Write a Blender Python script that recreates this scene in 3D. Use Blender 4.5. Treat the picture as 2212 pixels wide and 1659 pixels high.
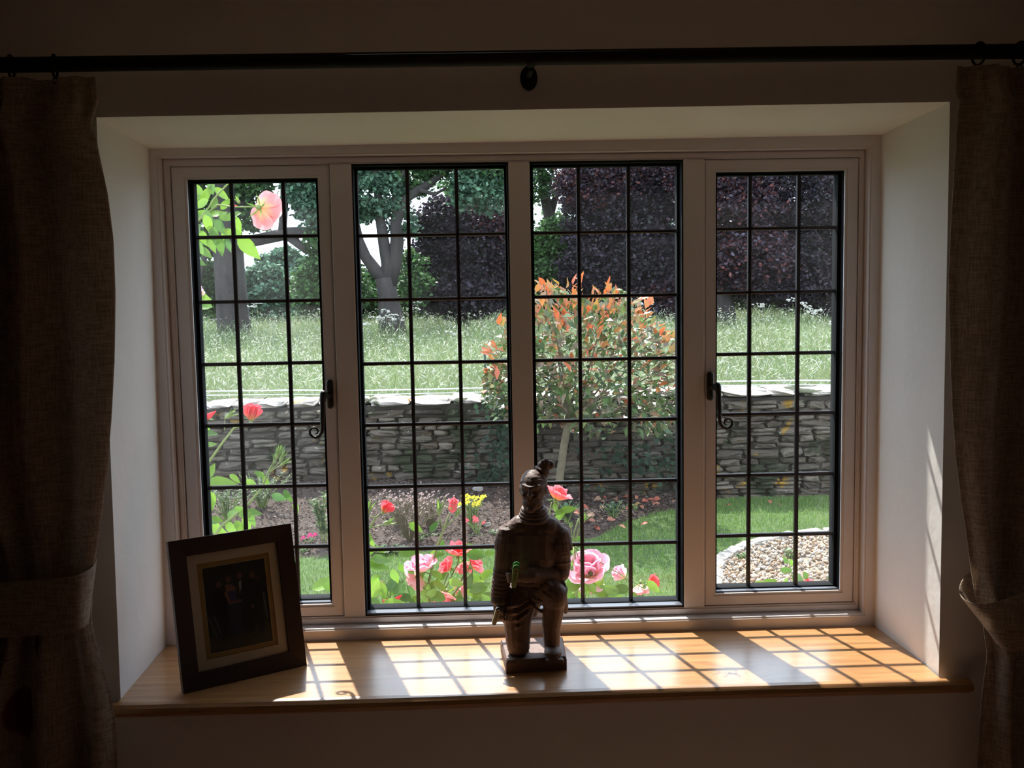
import bpy, math, random
import numpy as np
from mathutils import Matrix, Vector
for o in list(bpy.data.objects): bpy.data.objects.remove(o)
SC = bpy.context.scene
COL = SC.collection
rnd = random.Random(7)
rng = np.random.default_rng(11)

# ------------------------------------------------------------------ camera, world, sun, exposure
CAM = np.array([-0.10701294, -2.57171581, 0.88820264])
YAW, PITCH, ROLL, FPX = 0.03192777, -0.09425651, -0.01748232, 2236.8
def _basis():
    cy, sy, cp, sp = math.cos(YAW), math.sin(YAW), math.cos(PITCH), math.sin(PITCH)
    f = np.array([sy*cp, cy*cp, sp]); r = np.array([cy, -sy, 0.]); u = np.cross(r, f)
    return r*math.cos(ROLL)+u*math.sin(ROLL), -r*math.sin(ROLL)+u*math.cos(ROLL), f
CR, CU, CF = _basis()
cd = bpy.data.cameras.new('camera'); cam = bpy.data.objects.new('camera', cd); COL.objects.link(cam)
cd.sensor_width = 36; cd.lens = 36*FPX/2212; cd.clip_start = 0.05; cd.clip_end = 400
cam.matrix_world = Matrix(((CR[0], CU[0], -CF[0], CAM[0]), (CR[1], CU[1], -CF[1], CAM[1]), (CR[2], CU[2], -CF[2], CAM[2]), (0, 0, 0, 1)))
SC.camera = cam
w = bpy.data.worlds.new('world'); SC.world = w; w.use_nodes = True
bg = w.node_tree.nodes['Background']; bg.inputs['Color'].default_value = (0.72, 0.83, 1.0, 1); bg.inputs['Strength'].default_value = 1.9
sd = bpy.data.lights.new('sun', 'SUN'); sun = bpy.data.objects.new('sun', sd); COL.objects.link(sun)
sd.energy = 6.0; sd.angle = math.radians(0.6); sd.color = (1.0, 0.95, 0.87)
SUNDIR = Vector((-0.275, 1.0, 1.52)).normalized()
sun.rotation_euler = SUNDIR.to_track_quat('Z', 'Y').to_euler(); sun.location = (-3, 10, 14)
SC.view_settings.view_transform = 'Standard'; SC.view_settings.look = 'None'
SC.view_settings.exposure = 1.1; SC.view_settings.gamma = 1; SC.view_settings.use_curve_mapping = False
SC.cycles.max_bounces = 10; SC.cycles.diffuse_bounces = 6; SC.cycles.transparent_max_bounces = 24

# ------------------------------------------------------------------ helpers
def ray(px, py): return CR*(px-1106)/FPX - CU*(py-829.5)/FPX + CF
def P(px, py, y):                      # photo pixel -> world point on the plane y
    d = ray(px, py); return CAM + d*(y-CAM[1])/d[1]
def Gz(px, py, z):                     # photo pixel -> world point on the plane z
    d = ray(px, py); return CAM + d*(z-CAM[2])/d[2]
def mkmesh(name, verts, faces, cols=None, smooth=False):
    me = bpy.data.meshes.new(name)
    verts = np.asarray(verts, dtype=np.float32)
    if isinstance(faces, np.ndarray):
        n, k = faces.shape
        me.vertices.add(len(verts)); me.vertices.foreach_set('co', verts.ravel())
        me.loops.add(n*k); me.loops.foreach_set('vertex_index', faces.astype(np.int32).ravel())
        me.polygons.add(n); me.polygons.foreach_set('loop_start', np.arange(0, n*k, k, dtype=np.int32))
        me.update(calc_edges=True)
    else:
        me.from_pydata([tuple(map(float, v)) for v in verts], [], [tuple(f) for f in faces])
    if cols is not None:
        a = me.color_attributes.new('Col', 'FLOAT_COLOR', 'POINT')
        c = np.ones((len(verts), 4), dtype=np.float32); c[:, :3] = cols
        a.data.foreach_set('color', c.ravel())
    if smooth: me.polygons.foreach_set('use_smooth', np.ones(len(me.polygons), dtype=bool))
    me.validate(); me.update()
    return me
def tag(o, label=None, cat=None, group=None, kind=None):
    if label: o['label'] = label
    if cat: o['category'] = cat
    if group: o['group'] = group
    if kind: o['kind'] = kind
    return o
def link(name, me, m=None, parent=None, kind=None):
    o = bpy.data.objects.new(name, me); COL.objects.link(o)
    if m is not None and len(me.materials) == 0: me.materials.append(m)
    if parent is not None:
        o.parent = parent
        if parent.parent is None: o.location = -parent.location
    if kind: o['kind'] = kind
    return o
def obj(name, geo, m, parent=None, smooth=False, kind=None):
    v, f = geo[0], geo[1]; c = geo[2] if len(geo) > 2 else None
    return link(name, mkmesh(name, v, f, c, smooth), m, parent, kind)
def empty(name, loc, label, cat, group=None, kind=None):
    o = bpy.data.objects.new(name, None); COL.objects.link(o); o.location = Vector([float(a) for a in loc]); o.empty_display_size = .05
    return tag(o, label, cat, group, kind)
def place(name, me, M, parent):        # shared mesh data at world matrix M, as a part or sub-part
    o = bpy.data.objects.new(name, me); COL.objects.link(o); o.parent = parent
    o.matrix_basis = (Matrix.Translation(-parent.location) @ M) if parent.parent is None else M
    return o
def join(*gs):
    V, Fc, n = [], [], 0
    for g in gs:
        v = np.asarray(g[0], float); V.append(v); Fc += [tuple(int(i)+n for i in f) for f in g[1]]; n += len(v)
    return np.vstack(V), Fc
def box(x0, x1, y0, y1, z0, z1, b=0.0):
    if b <= 0:
        v = [(x, y, z) for z in (z0, z1) for y in (y0, y1) for x in (x0, x1)]
        return np.array(v, float), [(0, 2, 3, 1), (4, 5, 7, 6), (0, 1, 5, 4), (2, 6, 7, 3), (0, 4, 6, 2), (1, 3, 7, 5)]
    cx, cy, cz = (x0+x1)/2, (y0+y1)/2, (z0+z1)/2; h = np.array([(x1-x0)/2, (y1-y0)/2, (z1-z0)/2])
    V, F = [], []
    idx = {}
    for sx in (-1, 1):
        for sy in (-1, 1):
            for sz in (-1, 1):
                s = np.array([sx, sy, sz])
                for a in range(3):
                    p = h - b; p[a] = h[a]; idx[(sx, sy, sz, a)] = len(V); V.append(np.array([cx, cy, cz])+s*p)
    for a in range(3):
        u, w_ = (a+1) % 3, (a+2) % 3
        for s in (-1, 1):
            q = []
            for (su, sw) in ((-1, -1), (1, -1), (1, 1), (-1, 1)):
                k = [0, 0, 0]; k[a] = s; k[u] = su; k[w_] = sw; q.append(idx[(*k, a)])
            F.append(q if s > 0 else q[::-1])
        for su in (-1, 1):
            for sw in (-1, 1):
                q = []
                for (sa, ax) in ((-1, u), (1, u), (1, w_), (-1, w_)):
                    k = [0, 0, 0]; k[a] = sa; k[u] = su; k[w_] = sw; q.append(idx[(*k, ax)])
                F.append(q if su*sw > 0 else q[::-1])
    for sx in (-1, 1):
        for sy in (-1, 1):
            for sz in (-1, 1):
                q = [idx[(sx, sy, sz, a)] for a in range(3)]; F.append(q if sx*sy*sz > 0 else q[::-1])
    return np.array(V), F
def ring(o, i, y0, y1):                # rectangular frame in xz: o, i = (x0,x1,z0,z1)
    V = []
    for y in (y0, y1):
        for r in (o, i): V += [(r[0], y, r[2]), (r[1], y, r[2]), (r[1], y, r[3]), (r[0], y, r[3])]
    F = []
    for k in range(4):
        n = (k+1) % 4
        F += [(k, n, 4+n, 4+k), (8+n, 8+k, 12+k, 12+n), (n, k, 8+k, 8+n), (4+k, 4+n, 12+n, 12+k)]
    return np.array(V, float), F
def tube(pts, rad, n=8, flat=1.0, closed=False):
    pts = np.asarray(pts, float); m = len(pts); rad = np.broadcast_to(np.asarray(rad, float), (m,))
    V, F = [], []; ref = None
    for i in range(m):
        t = pts[min(i+1, m-1)]-pts[max(i-1, 0)]; t = t/(np.linalg.norm(t)+1e-12)
        if ref is None: ref = np.array([0, 0, 1.]) if abs(t[2]) < .8 else np.array([0, 1., 0])
        a = ref-t*(ref@t); a /= np.linalg.norm(a)+1e-12; ref = a; b = np.cross(t, a)
        for k in range(n):
            q = 2*math.pi*k/n; V.append(pts[i]+rad[i]*(math.cos(q)*a+flat*math.sin(q)*b))
    for i in range(m-1):
        for k in range(n):
            F.append((i*n+k, i*n+(k+1) % n, (i+1)*n+(k+1) % n, (i+1)*n+k))
    F.append(tuple(range(n))[::-1]); F.append(tuple((m-1)*n+k for k in range(n)))
    return np.array(V), F
def ellip(c, r, R=None, n=14, m=9):
    V = [(0, 0, 1.)]; F = []
    for i in range(1, m):
        a = math.pi*i/m
        for k in range(n): q = 2*math.pi*k/n; V.append((math.sin(a)*math.cos(q), math.sin(a)*math.sin(q), math.cos(a)))
    V.append((0, 0, -1.)); L = len(V)-1
    for k in range(n):
        F.append((0, 1+k, 1+(k+1) % n)); F.append((L, L-n+(k+1) % n, L-n+k))
        for i in range(m-2): a = 1+i*n; F.append((a+k, a+n+k, a+n+(k+1) % n, a+(k+1) % n))
    V = np.array(V)*np.asarray(r, float)
    if R is not None: V = V@np.asarray(R).T
    return V+np.asarray(c, float), F
def caps(p0, p1, r0, r1, n=12):
    p0 = np.asarray(p0, float); p1 = np.asarray(p1, float); d = p1-p0; L = np.linalg.norm(d)+1e-9; d = d/L
    pts, rr = [], []
    for q in (-85, -60, -30): pts.append(p0+d*r0*math.sin(math.radians(q))); rr.append(r0*math.cos(math.radians(q)))
    for t in (0, .5, 1): pts.append(p0+d*L*t); rr.append(r0+(r1-r0)*t)
    for q in (30, 60, 85): pts.append(p1+d*r1*math.sin(math.radians(q))); rr.append(r1*math.cos(math.radians(q)))
    return tube(pts, rr, n)
def lathe(c, prof, n=20, axis='z'):
    V, F = [], []
    for (r, h) in prof:
        for k in range(n):
            q = 2*math.pi*k/n; a, b = r*math.cos(q), r*math.sin(q)
            V.append({'z': (a, b, h), 'y': (a, h, b), 'x': (h, a, b)}[axis])
    for i in range(len(prof)-1):
        for k in range(n): F.append((i*n+k, i*n+(k+1) % n, (i+1)*n+(k+1) % n, (i+1)*n+k))
    F.append(tuple(range(n))[::-1]); F.append(tuple((len(prof)-1)*n+k for k in range(n)))
    return np.array(V)+np.asarray(c, float), F
def torus(c, ax, R, r, n=24, m=8, sq=(1, 1)):
    ax = np.asarray(ax, float); ax /= np.linalg.norm(ax); a = np.cross(ax, [0, 1, .01]); a /= np.linalg.norm(a); b = np.cross(ax, a)
    V, F = [], []
    for i in range(n):
        q = 2*math.pi*i/n; d = math.cos(q)*a*sq[0]+math.sin(q)*b*sq[1]
        for k in range(m): s = 2*math.pi*k/m; V.append(np.asarray(c)+d*R+(d/np.linalg.norm(d)*math.cos(s)+ax*math.sin(s))*r)
    for i in range(n):
        for k in range(m): F.append((i*m+k, ((i+1) % n)*m+k, ((i+1) % n)*m+(k+1) % m, i*m+(k+1) % m))
    return np.array(V), F

# ------------------------------------------------------------------ materials
MATS = {}
def mat(name, col, rough=.6, metal=0., var=0., vscale=20., bump=0., bscale=60., attr=False, transl=0., rand=None, spec=.5, stretch=None, col2=None, obj_space=False):
    m = bpy.data.materials.new(name); m.use_nodes = True; nt = m.node_tree; N = nt.nodes; L = nt.links
    bs = N['Principled BSDF']; out = N['Material Output']
    bs.inputs['Roughness'].default_value = rough; bs.inputs['Metallic'].default_value = metal
    bs.inputs['Specular IOR Level'].default_value = spec
    tc = N.new('ShaderNodeTexCoord'); src = tc.outputs['Object']
    if stretch:
        mp = N.new('ShaderNodeMapping'); mp.inputs['Scale'].default_value = stretch; L.new(src, mp.inputs['Vector']); src = mp.outputs['Vector']
    c = None
    if attr:
        at = N.new('ShaderNodeAttribute'); at.attribute_name = 'Col'; c = at.outputs['Color']
    elif rand:
        oi = N.new('ShaderNodeObjectInfo'); rp = N.new('ShaderNodeValToRGB'); L.new(oi.outputs['Random'], rp.inputs['Fac'])
        el = rp.color_ramp.elements
        for i, cc in enumerate(rand):
            e = el[i] if i < 2 else el.new(1.0)
            e.position = i/(len(rand)-1); e.color = (*cc, 1)
        c = rp.outputs['Color']
    if var > 0:
        nz = N.new('ShaderNodeTexNoise'); nz.inputs['Scale'].default_value = vscale; nz.inputs['Detail'].default_value = 5; nz.inputs['Roughness'].default_value = .65
        L.new(src, nz.inputs['Vector'])
        mx = N.new('ShaderNodeMix'); mx.data_type = 'RGBA'; mx.blend_type = 'MIX'
        mr = N.new('ShaderNodeMapRange'); mr.inputs['From Min'].default_value = .3; mr.inputs['From Max'].default_value = .7; L.new(nz.outputs['Fac'], mr.inputs['Value'])
        L.new(mr.outputs['Result'], mx.inputs['Factor'])
        if c is not None:
            hs = N.new('ShaderNodeHueSaturation'); hs.inputs['Value'].default_value = 1-var; L.new(c, hs.inputs['Color'])
            L.new(hs.outputs['Color'], mx.inputs[6]); L.new(c, mx.inputs[7])
        else:
            mx.inputs[6].default_value = (*(col2 or tuple(a*(1-var) for a in col)), 1); mx.inputs[7].default_value = (*col, 1)
        c = mx.outputs[2]
    if c is not None: L.new(c, bs.inputs['Base Color'])
    else: bs.inputs['Base Color'].default_value = (*col, 1)
    if bump > 0:
        n2 = N.new('ShaderNodeTexNoise'); n2.inputs['Scale'].default_value = bscale; n2.inputs['Detail'].default_value = 6; L.new(src, n2.inputs['Vector'])
        bp = N.new('ShaderNodeBump'); bp.inputs['Strength'].default_value = bump; bp.inputs['Distance'].default_value = .01; L.new(n2.outputs['Fac'], bp.inputs['Height']); L.new(bp.outputs['Normal'], bs.inputs['Normal'])
    if transl > 0:
        tr = N.new('ShaderNodeBsdfTranslucent'); ms = N.new('ShaderNodeMixShader'); ms.inputs['Fac'].default_value = transl
        if c is not None: L.new(c, tr.inputs['Color'])
        else: tr.inputs['Color'].default_value = (*col, 1)
        L.new(bs.outputs['BSDF'], ms.inputs[1]); L.new(tr.outputs['BSDF'], ms.inputs[2]); L.new(ms.outputs['Shader'], out.inputs['Surface'])
    MATS[name] = m
    return m
M_plaster = mat('painted_plaster', (.86, .83, .80), .85, var=.05, vscale=3, bump=.35, bscale=9)
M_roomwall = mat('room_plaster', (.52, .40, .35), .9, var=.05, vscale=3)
M_darkwall = mat('bounce_cut_wall', (.16, .11, .08), .9, var=.05, vscale=3)  # unseen left wall, kept dark to cut light bounced onto the curtains
M_ceiling = mat('ceiling_paint', (.65, .58, .52), .9)
M_floor = mat('floor_oak', (.46, .26, .17), .5, var=.4, vscale=4, stretch=(1, 8, 1))
M_frame = mat('window_paint', (.74, .69, .69), .38, var=.03, vscale=6)
M_black = mat('black_gasket', (.010, .011, .013), .9, spec=.08)
M_ledge = mat('sky_sheen_ledge', (.10, .11, .135), .3)  # bluish grey colour imitates sky reflected in the black rebate bottom
M_lead = mat('lead_strip', (.075, .072, .078), .30, metal=.7)
M_iron = mat('black_iron', (.012, .010, .009), .42, spec=.5, bump=.2, bscale=80)
M_pole = mat('pole_dark', (.008, .007, .006), .7, spec=.3)
M_terra = mat('dark_terracotta', (.175, .108, .090), .6, var=.25, vscale=30, bump=.25, bscale=90)
M_plinth = mat('dark_clay_plinth', (.18, .11, .09), .6, var=.25, vscale=30, bump=.2, bscale=70)
M_dwood = mat('dark_frame_wood', (.034, .015, .011), .45, var=.3, vscale=12, stretch=(1, 1, 6))
M_mount = mat('cream_mount', (.55, .45, .36), .9)
M_gold = mat('gold_mount', (.30, .17, .045), .6)
M_cream = mat('cream_plastic', (.66, .62, .42), .4)
M_green = mat('green_plastic', (.08, .42, .14), .35)
M_greenp = mat('pale_green_plastic', (.42, .52, .20), .4)
M_ink = mat('dark_print', (.02, .02, .03), .6)
M_bluep = mat('dark_blue_plastic', (.03, .05, .14), .35)
M_bark = mat('bark', (.050, .042, .037), .95, var=.5, vscale=9, bump=1.0, bscale=14, stretch=(1, 1, .25))
M_bark2 = mat('shrub_bark', (.15, .125, .08), .9, var=.4, vscale=30)
M_leafc = mat('tree_leaves', (.1, .2, .05), .55, attr=True, transl=.35, spec=.35)
M_grassc = mat('grass_blades', (.2, .3, .1), .6, attr=True, transl=.35, spec=.3)
M_soil = mat('bed_soil', (.050, .030, .022), .95, var=.5, vscale=25, bump=1, bscale=40)
M_lawn = mat('lawn_soil', (.05, .09, .02), .95, var=.4, vscale=15)
M_meadow = mat('meadow_soil', (.10, .14, .05), .95, var=.3, vscale=3)
M_chip = mat('mulch_chips', (.1, .1, .1), .9, attr=True, spec=.2)
M_pebble = mat('gravel_pebbles', (.4, .33, .26), .8, attr=True, spec=.3)
M_petal = mat('rose_petal', (.8, .2, .2), .5, attr=True, transl=.45, spec=.25)
M_stem = mat('rose_stem', (.16, .22, .06), .5, var=.3, vscale=40)
M_canes = mat('rose_cane_old', (.10, .08, .04), .6, var=.3, vscale=40)
M_print = mat('family_print', (.1, .1, .1), .35, attr=True)
M_tape = mat('white_tape', (.85, .88, .88), .5)
M_post = mat('green_post', (.02, .05, .04), .5)
M_mortar = mat('wall_core', (.055, .048, .038), .95, var=.4, vscale=14, bump=.6, bscale=30)
def leafmat(name, cols, transl=.42, rough=.38):
    return mat(name, cols[0], rough, rand=cols, transl=transl, var=.15, vscale=60, spec=.45)
M_rleaf = leafmat('rose_leaf', [(.06, .15, .025), (.14, .28, .03), (.21, .37, .045), (.08, .18, .055)])
M_pred = leafmat('red_leaf', [(.50, .10, .035), (.42, .16, .05), (.30, .20, .05), (.55, .14, .06)], .35, .3)
M_polive = leafmat('olive_leaf', [(.16, .17, .05), (.30, .15, .08), (.13, .19, .05), (.30, .20, .14)], .3, .28)
M_pgreen = leafmat('green_leaf', [(.07, .13, .035), (.12, .18, .05), (.06, .10, .03), (.18, .19, .08)], .3, .3)
# stone: grey-brown with lichen
def stonemat(name, cols, lichen=True, bumpv=.9):
    m = mat(name, cols[0], .95, rand=cols, var=.45, vscale=16, bump=bumpv, bscale=22, spec=.2)
    nt = m.node_tree; N = nt.nodes; L = nt.links; bs = N['Principled BSDF']
    src = bs.inputs['Base Color'].links[0].from_socket
    geo = N.new('ShaderNodeNewGeometry')
    for sc, col, lo in ((5.0, (.26, .15, .025), .63), (23.0, (.24, .23, .20), .65), (3.0, (.035, .040, .022), .55)):
        nz = N.new('ShaderNodeTexNoise'); nz.inputs['Scale'].default_value = sc; nz.inputs['Detail'].default_value = 4; L.new(geo.outputs['Position'], nz.inputs['Vector'])
        mr = N.new('ShaderNodeMapRange'); mr.inputs['From Min'].default_value = lo; mr.inputs['From Max'].default_value = lo+.05; L.new(nz.outputs['Fac'], mr.inputs['Value'])
        mx = N.new('ShaderNodeMix'); mx.data_type = 'RGBA'; L.new(mr.outputs['Result'], mx.inputs['Factor']); L.new(src, mx.inputs[6]); mx.inputs[7].default_value = (*col, 1); src = mx.outputs[2]
    L.new(src, bs.inputs['Base Color'])
    return m
M_stone = stonemat('limestone', [(.115, .094, .074), (.165, .140, .112), (.080, .066, .052), (.135, .106, .080)])
M_cap = stonemat('cap_limestone', [(.40, .355, .33), (.52, .47, .43), (.28, .25, .22)], bumpv=.8)
M_edge = mat('edging_stone', (.34, .31, .27), .9, var=.4, vscale=20, bump=.6, bscale=25)
# oak sill
def oakmat():
    m = mat('oak_sill', (.50, .28, .11), .34, spec=.6); m.node_tree.nodes['Principled BSDF'].inputs['Coat Weight'].default_value = .8; m.node_tree.nodes['Principled BSDF'].inputs['Coat Roughness'].default_value = .22; nt = m.node_tree; N = nt.nodes; L = nt.links; bs = N['Principled BSDF']
    tc = N.new('ShaderNodeTexCoord'); mp = N.new('ShaderNodeMapping'); mp.inputs['Scale'].default_value = (1.6, 26, 26); L.new(tc.outputs['Object'], mp.inputs['Vector'])
    # knot distortion around (0.43,-0.30)
    kn = N.new('ShaderNodeVectorMath'); kn.operation = 'DISTANCE'; L.new(tc.outputs['Object'], kn.inputs[0]); kn.inputs[1].default_value = (.455, -.30, 0)
    km = N.new('ShaderNodeMapRange'); km.inputs['From Min'].default_value = 0; km.inputs['From Max'].default_value = .09; km.inputs['To Min'].default_value = 1.6; km.inputs['To Max'].default_value = 0; km.clamp = True; L.new(kn.outputs['Value'], km.inputs['Value'])
    ad = N.new('ShaderNodeVectorMath'); ad.operation = 'ADD'; L.new(mp.outputs['Vector'], ad.inputs[0]); cb = N.new('ShaderNodeCombineXYZ'); L.new(km.outputs['Result'], cb.inputs[1]); L.new(cb.outputs['Vector'], ad.inputs[1])
    nz = N.new('ShaderNodeTexNoise'); nz.inputs['Scale'].default_value = 2.2; nz.inputs['Detail'].default_value = 8; nz.inputs['Roughness'].default_value = .6; nz.inputs['Distortion'].default_value = .5; L.new(ad.outputs['Vector'], nz.inputs['Vector'])
    rp = N.new('ShaderNodeValToRGB'); L.new(nz.outputs['Fac'], rp.inputs['Fac']); e = rp.color_ramp.elements
    e[0].position = .28; e[0].color = (.27, .125, .042, 1); e[1].position = .66; e[1].color = (.50, .255, .10, 1); q = e.new(.48); q.color = (.42, .20, .07, 1)
    mp2 = N.new('ShaderNodeMapping'); mp2.inputs['Scale'].default_value = (14, 260, 60); L.new(tc.outputs['Object'], mp2.inputs['Vector'])
    n2 = N.new('ShaderNodeTexNoise'); n2.inputs['Scale'].default_value = 1.5; n2.inputs['Detail'].default_value = 3; L.new(mp2.outputs['Vector'], n2.inputs['Vector'])
    m2 = N.new('ShaderNodeMapRange'); m2.inputs['From Min'].default_value = .60; m2.inputs['From Max'].default_value = .70; m2.inputs['To Max'].default_value = .45; L.new(n2.outputs['Fac'], m2.inputs['Value'])
    mx = N.new('ShaderNodeMix'); mx.data_type = 'RGBA'; L.new(m2.outputs['Result'], mx.inputs['Factor']); L.new(rp.outputs['Color'], mx.inputs[6]); mx.inputs[7].default_value = (.22, .10, .035, 1)
    # dark knot marks
    k2 = N.new('ShaderNodeMapRange'); k2.inputs['From Min'].default_value = .012; k2.inputs['From Max'].default_value = .05; k2.inputs['To Min'].default_value = 1; k2.inputs['To Max'].default_value = 0; L.new(kn.outputs['Value'], k2.inputs['Value'])
    n3 = N.new('ShaderNodeTexNoise'); n3.inputs['Scale'].default_value = 55; L.new(tc.outputs['Object'], n3.inputs['Vector']); m3 = N.new('ShaderNodeMapRange'); m3.inputs['From Min'].default_value = .5; m3.inputs['From Max'].default_value = .62; L.new(n3.outputs['Fac'], m3.inputs['Value'])
    mu = N.new('ShaderNodeMath'); mu.operation = 'MULTIPLY'; L.new(k2.outputs['Result'], mu.inputs[0]); L.new(m3.outputs['Result'], mu.inputs[1])
    mx2 = N.new('ShaderNodeMix'); mx2.data_type = 'RGBA'; L.new(mu.outputs['Value'], mx2.inputs['Factor']); L.new(mx.outputs[2], mx2.inputs[6]); mx2.inputs[7].default_value = (.07, .03, .02, 1)
    L.new(mx2.outputs[2], bs.inputs['Base Color'])
    bp = N.new('ShaderNodeBump'); bp.inputs['Strength'].default_value = .25; bp.inputs['Distance'].default_value = .002; L.new(n2.outputs['Fac'], bp.inputs['Height']); L.new(bp.outputs['Normal'], bs.inputs['Normal'])
    return m
M_oak = oakmat()
# fabric
def fabmat():
    m = mat('linen_curtain', (.50, .38, .27), .9, spec=.15); nt = m.node_tree; N = nt.nodes; L = nt.links; bs = N['Principled BSDF']; out = N['Material Output']
    tc = N.new('ShaderNodeTexCoord'); c = None; src = None
    for sc in ((30, 30, 420), (420, 420, 30)):
        mp = N.new('ShaderNodeMapping'); mp.inputs['Scale'].default_value = sc; L.new(tc.outputs['Object'], mp.inputs['Vector'])
        nz = N.new('ShaderNodeTexNoise'); nz.inputs['Scale'].default_value = 1; nz.inputs['Detail'].default_value = 2; L.new(mp.outputs['Vector'], nz.inputs['Vector'])
        if src is None: src = nz.outputs['Fac']
        else:
            a = N.new('ShaderNodeMath'); a.operation = 'ADD'; L.new(src, a.inputs[0]); L.new(nz.outputs['Fac'], a.inputs[1]); src = a.outputs[0]
    mr = N.new('ShaderNodeMapRange'); mr.inputs['From Min'].default_value = .8; mr.inputs['From Max'].default_value = 1.2; L.new(src, mr.inputs['Value'])
    mx = N.new('ShaderNodeMix'); mx.data_type = 'RGBA'; L.new(mr.outputs['Result'], mx.inputs['Factor']); mx.inputs[6].default_value = (.32, .245, .185, 1); mx.inputs[7].default_value = (.56, .45, .36, 1)
    # scattered printed dark red flowers (uses fabric colour attribute to keep leading edge plain)
    at = N.new('ShaderNodeAttribute'); at.attribute_name = 'Col'
    vo = N.new('ShaderNodeTexVoronoi'); vo.inputs['Scale'].default_value = 4.2; L.new(tc.outputs['Object'], vo.inputs['Vector'])
    v2 = N.new('ShaderNodeMapRange'); v2.inputs['From Min'].default_value = .20; v2.inputs['From Max'].default_value = .24; v2.inputs['To Min'].default_value = 1; v2.inputs['To Max'].default_value = 0; L.new(vo.outputs['Distance'], v2.inputs['Value'])
    mu = N.new('ShaderNodeMath'); mu.operation = 'MULTIPLY'; L.new(v2.outputs['Result'], mu.inputs[0]); L.new(at.outputs['Fac'], mu.inputs[1])
    mx2 = N.new('ShaderNodeMix'); mx2.data_type = 'RGBA'; L.new(mu.outputs[0], mx2.inputs['Factor']); L.new(mx.outputs[2], mx2.inputs[6]); mx2.inputs[7].default_value = (.22, .03, .03, 1)
    L.new(mx2.outputs[2], bs.inputs['Base Color'])
    tr = N.new('ShaderNodeBsdfTranslucent'); L.new(mx2.outputs[2], tr.inputs['Color']); ms = N.new('ShaderNodeMixShader'); ms.inputs['Fac'].default_value = .40
    L.new(bs.outputs['BSDF'], ms.inputs[1]); L.new(tr.outputs['BSDF'], ms.inputs[2]); L.new(ms.outputs['Shader'], out.inputs['Surface'])
    return m
M_fab = fabmat()
# pane glass: clear, reflecting by fresnel, with a thin dust film that mostly stands in for glare haze
def glassmat(name, haze):
    m = bpy.data.materials.new(name); m.use_nodes = True; nt = m.node_tree; N = nt.nodes; L = nt.links; N.clear()
    out = N.new('ShaderNodeOutputMaterial'); t = N.new('ShaderNodeBsdfTransparent'); t.inputs['Color'].default_value = (.97, .985, .98, 1)
    g = N.new('ShaderNodeBsdfGlossy'); g.inputs['Roughness'].default_value = .01; fr = N.new('ShaderNodeFresnel'); fr.inputs['IOR'].default_value = 1.45
    gb = N.new('ShaderNodeNewGeometry'); ib = N.new('ShaderNodeMapRange'); ib.inputs['To Min'].default_value = 1.45; ib.inputs['To Max'].default_value = 1/1.45; L.new(gb.outputs['Backfacing'], ib.inputs['Value']); L.new(ib.outputs['Result'], fr.inputs['IOR'])
    ms = N.new('ShaderNodeMixShader'); L.new(fr.outputs['Fac'], ms.inputs['Fac']); L.new(t.outputs[0], ms.inputs[1]); L.new(g.outputs[0], ms.inputs[2])
    tr = N.new('ShaderNodeBsdfTranslucent'); tr.inputs['Color'].default_value = (.9, .92, .95, 1)
    tc = N.new('ShaderNodeNewGeometry'); nz = N.new('ShaderNodeTexNoise'); nz.inputs['Scale'].default_value = 5; nz.inputs['Detail'].default_value = 4; L.new(tc.outputs['Position'], nz.inputs['Vector'])
    mr = N.new('ShaderNodeMapRange'); mr.inputs['From Min'].default_value = .3; mr.inputs['From Max'].default_value = .75; mr.inputs['To Min'].default_value = haze*.5; mr.inputs['To Max'].default_value = haze*1.6; L.new(nz.outputs['Fac'], mr.inputs['Value'])
    m2 = N.new('ShaderNodeMixShader'); L.new(mr.outputs['Result'], m2.inputs['Fac']); L.new(ms.outputs[0], m2.inputs[1]); L.new(tr.outputs[0], m2.inputs[2]); L.new(m2.outputs[0], out.inputs['Surface'])
    return m
M_glass = glassmat('pane_glass', .002)
M_glass_hazy = glassmat('pane_glass_hazy', .007)  # stronger glare haze mixed into the left casement panes
M_pglass = glassmat('picture_glass', .0)

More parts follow.
